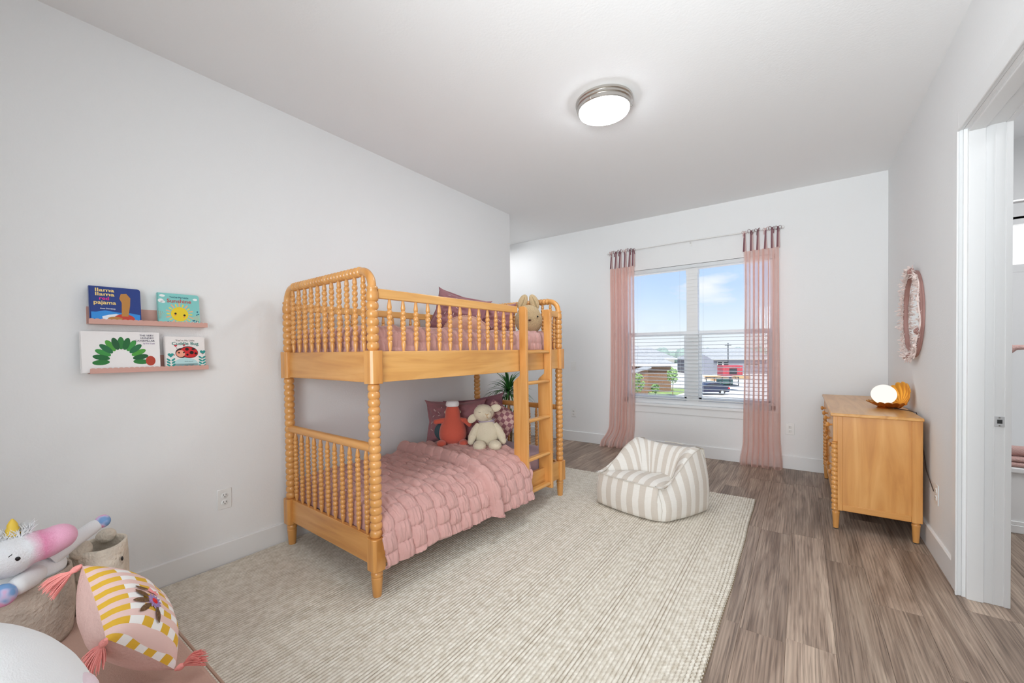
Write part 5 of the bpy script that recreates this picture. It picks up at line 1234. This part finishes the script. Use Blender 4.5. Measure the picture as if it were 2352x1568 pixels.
LF = simple('olive_thread', '7A5A3C', 0.7, bump=0.8, scale=300, vary=0.3, vscale=200); PU = simple('lilac_thread', 'B79AD0', 0.7, bump=0.8, scale=300); RD = simple('red_thread', 'DE1F26', 0.6); PK = simple('pink_thread', 'F59A9A', 0.7)
fcx, fcz = -0.045, -0.055
for i in range(12): emb('flower_petal', PU, fcx, fcz, 0.026, 0.0055, i * 2 * PI / 12)
obj('flower_centre', MB().ell((fcx, surf(fcx, fcz, 0.004), fcz), (0.011, 0.004, 0.011), 16, 8), RD, fr_)
for a in (2.55, 3.2, 3.85, 5.1): emb('embroidered_leaf', LF, fcx + 0.022 * math.cos(a), fcz + 0.022 * math.sin(a), 0.042, 0.0085, a)
emb('embroidered_leaf', LF, fcx - 0.015, fcz + 0.043, 0.036, 0.005, 2.9)
for a in (0.0, 0.6, 2.2, 2.8): emb('bud_petal', PK, fcx + 0.004, fcz + 0.036, 0.02, 0.005, a)
def tassel(corner, dirn, L, seed, sp):
    rnd = random.Random(seed); d = Vector(dirn).normalized(); p = Vector(corner); a = d.orthogonal().normalized(); b = d.cross(a)
    t = obj('tassel', MB().tube([p, p + d * 0.012, p + d * 0.018, p + d * 0.030], [0.004, 0.009, 0.0095, 0.005], 12), TASSEL, e)
    mb = MB()
    for i in range(90):
        th = rnd.uniform(0, 2 * PI); k = math.sqrt(rnd.random()); o = (a * math.cos(th) + b * math.sin(th)) * k
        ln = L * rnd.uniform(0.86, 1.05); g = Vector((0, 0, -0.25 * L))
        mb.tube([p + d * 0.028 + o * 0.004, p + d * (0.028 + ln * 0.35) + o * sp * 0.55, p + d * (0.028 + ln * 0.7) + o * sp * 0.85 + g * 0.3, p + d * (0.028 + ln) + o * sp + g], [0.0014, 0.0017, 0.0015, 0.0007], 4)
    s_ = obj('fringe', mb, TASSEL, t); s_['kind'] = 'stuff'
Mi = Mx.inverted(); R3 = Mi.to_3x3()
def dl(v): return R3 @ Vector(v)
hx, hz = pw / 2, ph_ / 2
tassel((-hx, 0, hz), dl((-0.15, -0.75, -0.45)), 0.060, 1, 0.030)
tassel((-hx, 0, -hz), dl((-0.55, -0.25, -0.75)), 0.062, 2, 0.030)
tassel((hx, 0, -hz), dl((0.45, 0.5, 0.35)), 0.055, 3, 0.026)

# big white round plush at the very corner of the frame
t = thing('round_plush_toy', 'big round white plush toy with pink ear in the near left corner', 'stuffed toy', (-1.06, -0.07, 0.2), (0, 0, 0)); wp = t
mb = MB().ell((0, 0, 0.32), (0.238, 0.238, 0.27), 30, 18).ell((0, 0, 0.14), (0.22, 0.22, 0.14), 24, 14).ell((0.05, 0.125, 0.37), (0.135, 0.100, 0.125), 24, 14)
obj('body', mb, WHITEP, wp, mods=FUSE(0.009, 8))
obj('ear_patch', MB().ell((0.065, 0.203, 0.425), (0.052, 0.020, 0.020), 20, 12), simple('pale_pink_plush', 'E8D3DA', 0.95, bump=0.2, scale=200), wp)
obj('eye_stitch', MB().tube([(0.088, 0.221, 0.432), (0.096, 0.226, 0.426), (0.104, 0.226, 0.416)], 0.0022, 6), BLACK, wp)

# ------------------------------------------------------------------ outside
GZ = -4.4
o_ = struct('ground', MB().box(-90, 60, 12, 260, GZ - 0.2, GZ), simple('pale_concrete', 'E2DED6', 0.95, vary=0.05, vscale=0.2))
LAWN = simple('lawn_green', '8FA568', 1.0, vary=0.2, vscale=0.8)
o_ = struct('lawn', MB().prism([(-24, 44.5), (-12.2, 51.5), (-11.5, 62), (-30, 62)], GZ, GZ + 0.03), LAWN)
SHG = simple('roof_shingle', 'A6A6A6', 0.95, vary=0.12, vscale=3, bump=0.5, scale=8); BRK = simple('brown_brick', '8C6B55', 0.9, vary=0.15, vscale=6); SID = simple('grey_siding', '8D8D96', 0.9, vary=0.04); CREA = simple('cream_siding', 'E9E2D4', 0.9); DWIN = simple('dark_glass', '2B2F36', 0.2)
def house(label, c, ang, L, D, eave, ridge, mat, windows=(), porch=False, gable=False, name='house'):
    t = thing(name, label, 'house', (c[0], c[1], GZ), (0, 0, ang), group='houses seen through the window')
    obj('wall', MB().box(-L / 2, L / 2, -D / 2, D / 2, 0, eave), mat, t, smooth=False)
    ov = 0.5; r = D / 2; v = [(-L / 2 - ov, -D / 2 - ov, eave), (L / 2 + ov, -D / 2 - ov, eave), (L / 2 + ov, D / 2 + ov, eave), (-L / 2 - ov, D / 2 + ov, eave), (-L / 2 + r * 0.8, 0, ridge), (L / 2 - r * 0.8, 0, ridge)]
    obj('roof', MB().add(v, [(0, 1, 5, 4), (1, 2, 5), (2, 3, 4, 5), (3, 0, 4), (3, 2, 1, 0)]), SHG, t, smooth=False)
    obj('fascia', MB().box(-L / 2 - ov, L / 2 + ov, -D / 2 - ov - 0.05, -D / 2 - ov, eave - 0.2, eave + 0.02), CREA, t, smooth=False)
    for x, z, w_, h in windows:
        f = obj('window', MB().box(x - w_ / 2 - .1, x + w_ / 2 + .1, -D / 2 - .06, -D / 2, z - .1, z + h + .1), CREA, t, smooth=False)
        obj('pane', MB().box(x - w_ / 2, x + w_ / 2, -D / 2 - .09, -D / 2 - .05, z, z + h), DWIN, f, smooth=False)
    return t
A0 = math.radians(30)
h1 = house('near grey-roofed house with brown brick wing seen through the window', (-21.0, 56.5), A0, 12, 9, 3.6, 6.2, BRK, ((1.0, 2.2, 2.0, 0.5),))
obj('wing', MB().prism([(-2.6, 0), (0.9, 0), (0.9, 3.2), (-2.6, 2.2)], -7.6, -4.5, Matrix(((1, 0, 0, 1.5), (0, 0, 1, 0), (0, 1, 0, 0), (0, 0, 0, 1)))), BRK, h1, smooth=False)
obj('wing_roof', MB().add([(-1.6, -7.9, 2.15), (2.7, -7.9, 3.4), (2.7, -4.3, 3.4), (-1.6, -4.3, 2.15)], [(0, 1, 2, 3)]), SHG, h1, smooth=False, mods=(('SOLIDIFY', dict(thickness=0.15)),))
h2 = house('distant long grey house with white-framed windows beyond the car', (-14.2, 104), A0, 17, 9, 3.2, 5.6, SID, ((-2.5, 1.0, 0.9, 1.6), (-1.3, 1.0, 0.9, 1.6), (4, 1.9, 3, 0.4)))
obj('gable', MB().prism([(-8.3, 0), (-4.6, 0), (-4.6, 3.0), (-6.45, 4.2), (-8.3, 3.0)], -6.6, -4.4, Matrix(((1, 0, 0, 0), (0, 0, 1, 0), (0, 1, 0, 0), (0, 0, 0, 1)))), SID, h2, smooth=False)
house('far cream house with grey roof on the horizon left of the mullion', (-34, 96), A0, 20, 10, 3.4, 5.9, CREA, ((-4, 1.2, 1.2, 1.4), (3, 1.2, 1.2, 1.4)))
# tree line on the horizon
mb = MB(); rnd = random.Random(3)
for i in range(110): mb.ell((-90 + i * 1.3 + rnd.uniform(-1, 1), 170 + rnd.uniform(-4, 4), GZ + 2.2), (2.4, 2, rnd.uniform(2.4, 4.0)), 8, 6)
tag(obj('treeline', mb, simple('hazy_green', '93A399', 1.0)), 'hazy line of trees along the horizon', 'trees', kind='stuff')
def tree(label, c, hgt, r, trunk, seed):
    t = thing('young_tree', label, 'tree', (c[0], c[1], GZ), group='young trees on the lawn outside')
    obj('trunk', MB().tube([(0, 0, 0), (0.03, 0, trunk), (0, 0.03, hgt * 0.8)], [0.06, 0.045, 0.02], 6), STALK, t)
    rnd = random.Random(seed); mb = MB()
    for i in range(260):
        v = Vector((rnd.gauss(0, 1), rnd.gauss(0, 1), rnd.gauss(0, 1))).normalized() * (rnd.random() ** 0.4)
        p = Vector((v.x * r, v.y * r, trunk + (hgt - trunk) * (0.5 + 0.5 * v.z))); a = Vector((rnd.uniform(-1, 1), rnd.uniform(-1, 1), rnd.uniform(-1, 1))).normalized() * 0.14; b = a.orthogonal().normalized() * 0.10
        mb.add([tuple(p - a), tuple(p + b), tuple(p + a), tuple(p - b)], [(0, 1, 2, 3)])
    o = obj('crown', mb, simple('tree_leaf_%s' % 'abc'[seed % 3], ('7F9A5C', '8FAE6A', '86A060')[seed % 3], 0.9), t, smooth=False); o['kind'] = 'stuff'
tree('young tree with bare trunk just left of the window mullion', (-12.15, 50.5), 3.4, 0.62, 1.5, 1)
tree('leafy young tree nearest the pink curtain outside the window', (-14.2, 44.2), 3.0, 0.75, 1.0, 2)
tree('small thin sapling between the two young trees outside', (-13.2, 47.2), 1.7, 0.45, 0.7, 3)
# parked dark car
t = thing('parked_car', 'dark blue hatchback parked on the street outside the window', 'car', (-9.2, 55.0, GZ), (0, 0, math.radians(31)))
NAVY = simple('navy_paint', '222A45', 0.2); 
def car_prof(): return [(-2.2, 0.35), (-2.2, 0.75), (-1.7, 0.92), (-0.9, 1.0), (-0.25, 1.40), (0.9, 1.46), (1.7, 1.12), (2.15, 0.95), (2.25, 0.55), (2.15, 0.32)]
MC = Matrix(((1, 0, 0, 0), (0, 0, 1, 0), (0, 1, 0, 0), (0, 0, 0, 1)))
obj('body', MB().prism(car_prof(), -0.85, 0.85, MC), NAVY, t, smooth=False, bevel=0.08)
obj('side_window', MB().prism([(-0.75, 1.0), (-0.2, 1.33), (0.85, 1.39), (1.5, 1.08)], -0.87, -0.84, MC), DWIN, t, smooth=False)
for x in (-1.35, 1.35):
    w1 = obj('wheel', MB().lathe([(0.30, -0.1), (0.33, -0.08), (0.33, 0.08), (0.30, 0.1)], 20, Matrix.Translation((x, -0.80, 0.33)) @ Matrix.Rotation(PI / 2, 4, 'X')), SLOT, t)
    obj('hub_cap', MB().lathe([(0.18, 0.0), (0.16, 0.02)], 16, Matrix.Translation((x, -0.90, 0.33)) @ Matrix.Rotation(PI / 2, 4, 'X')), STEEL, w1)
obj('tail_light', MB().box(2.0, 2.24, -0.86, -0.60, 0.72, 0.90), simple('red_lens', 'C0202C', 0.3), t, bevel=0.02)
obj('tail_light', MB().box(2.0, 2.24, 0.60, 0.86, 0.72, 0.90), MATS['red_lens'], t, bevel=0.02)
# red site container
t = thing('red_container', 'red site container on the building lot across the street', 'container', (-10.6, 85.5, GZ), (0, 0, A0))
REDP = simple('red_paint', 'BC4A55', 0.7)
obj('body', MB().box(-1.7, 1.7, -1.2, 1.2, 0.5, 2.4), REDP, t, smooth=False)
for i in range(12): obj('rib', MB().box(-1.6 + i * 0.28, -1.5 + i * 0.28, -1.26, -1.2, 0.6, 2.3), REDP, t, smooth=False)
obj('doorway', MB().box(-0.6, 0.7, -1.29, -1.25, 0.9, 1.9), DWIN, t, smooth=False)
rnd = random.Random(5); LUM = simple('raw_lumber', 'D9B184', 0.9)
for k, (x, y) in enumerate(((-12.9, 82), (-8.6, 84), (-11.3, 79))):
    t = thing('lumber_stack', ('pile of pale lumber left of the red container', 'pile of pale lumber right of the red container', 'pile of pale lumber in front of the red container')[k], 'lumber', (x, y, GZ), (0, 0, A0 + 0.2 * k), group='lumber piles on the building lot')
    for i in range(4):
        for j in range(3): obj('board', MB().box(-1.3 + rnd.uniform(-.2, .2), 1.3, -0.6 + j * 0.42, -0.25 + j * 0.42, 0.02 + i * 0.16, 0.14 + i * 0.16), LUM, t, smooth=False)
# open trailer behind the car
t = thing('work_trailer', 'dark open work trailer parked behind the blue car outside', 'trailer', (-8.9, 61.5, GZ), (0, 0, A0))
DK = simple('dark_steel', '3A3F42', 0.6)
obj('deck', MB().box(-2.0, 2.2, -0.8, 0.8, 0.55, 0.68), DK, t, smooth=False)
for x in (-1.9, -0.9, 0.1, 1.1, 2.1): obj('stake', MB().box(x - .04, x + .04, -0.82, -0.74, 0.55, 1.75), DK, t, smooth=False)
obj('top_bar', MB().box(-2.0, 2.2, -0.82, -0.74, 1.70, 1.78).box(-2.0, 2.2, -0.82, -0.74, 1.1, 1.16), DK, t, smooth=False)
for x in (-0.4, 0.5): obj('wheel', MB().lathe([(0.28, -0.1), (0.32, -0.07), (0.32, 0.07), (0.28, 0.1)], 18, Matrix.Translation((x, -0.85, 0.32)) @ Matrix.Rotation(PI / 2, 4, 'X')), SLOT, t)
obj('load', MB().box(-0.2, 1.6, -0.55, 0.5, 0.7, 1.5).box(-1.7, -0.6, -0.5, 0.4, 0.7, 1.15), simple('teal_tarp', '4F6F6B', 0.8), t, smooth=False, bevel=0.15)
# utility pole
t = thing('street_pole', 'thin dark utility pole over the distant roofs', 'pole', (-12.2, 96, GZ))
obj('shaft', MB().tube([(0, 0, 0), (0, 0, 6.6)], 0.09, 8), DK, t); obj('crossarm', MB().box(-0.6, 0.6, -0.05, 0.05, 6.1, 6.2), DK, t)
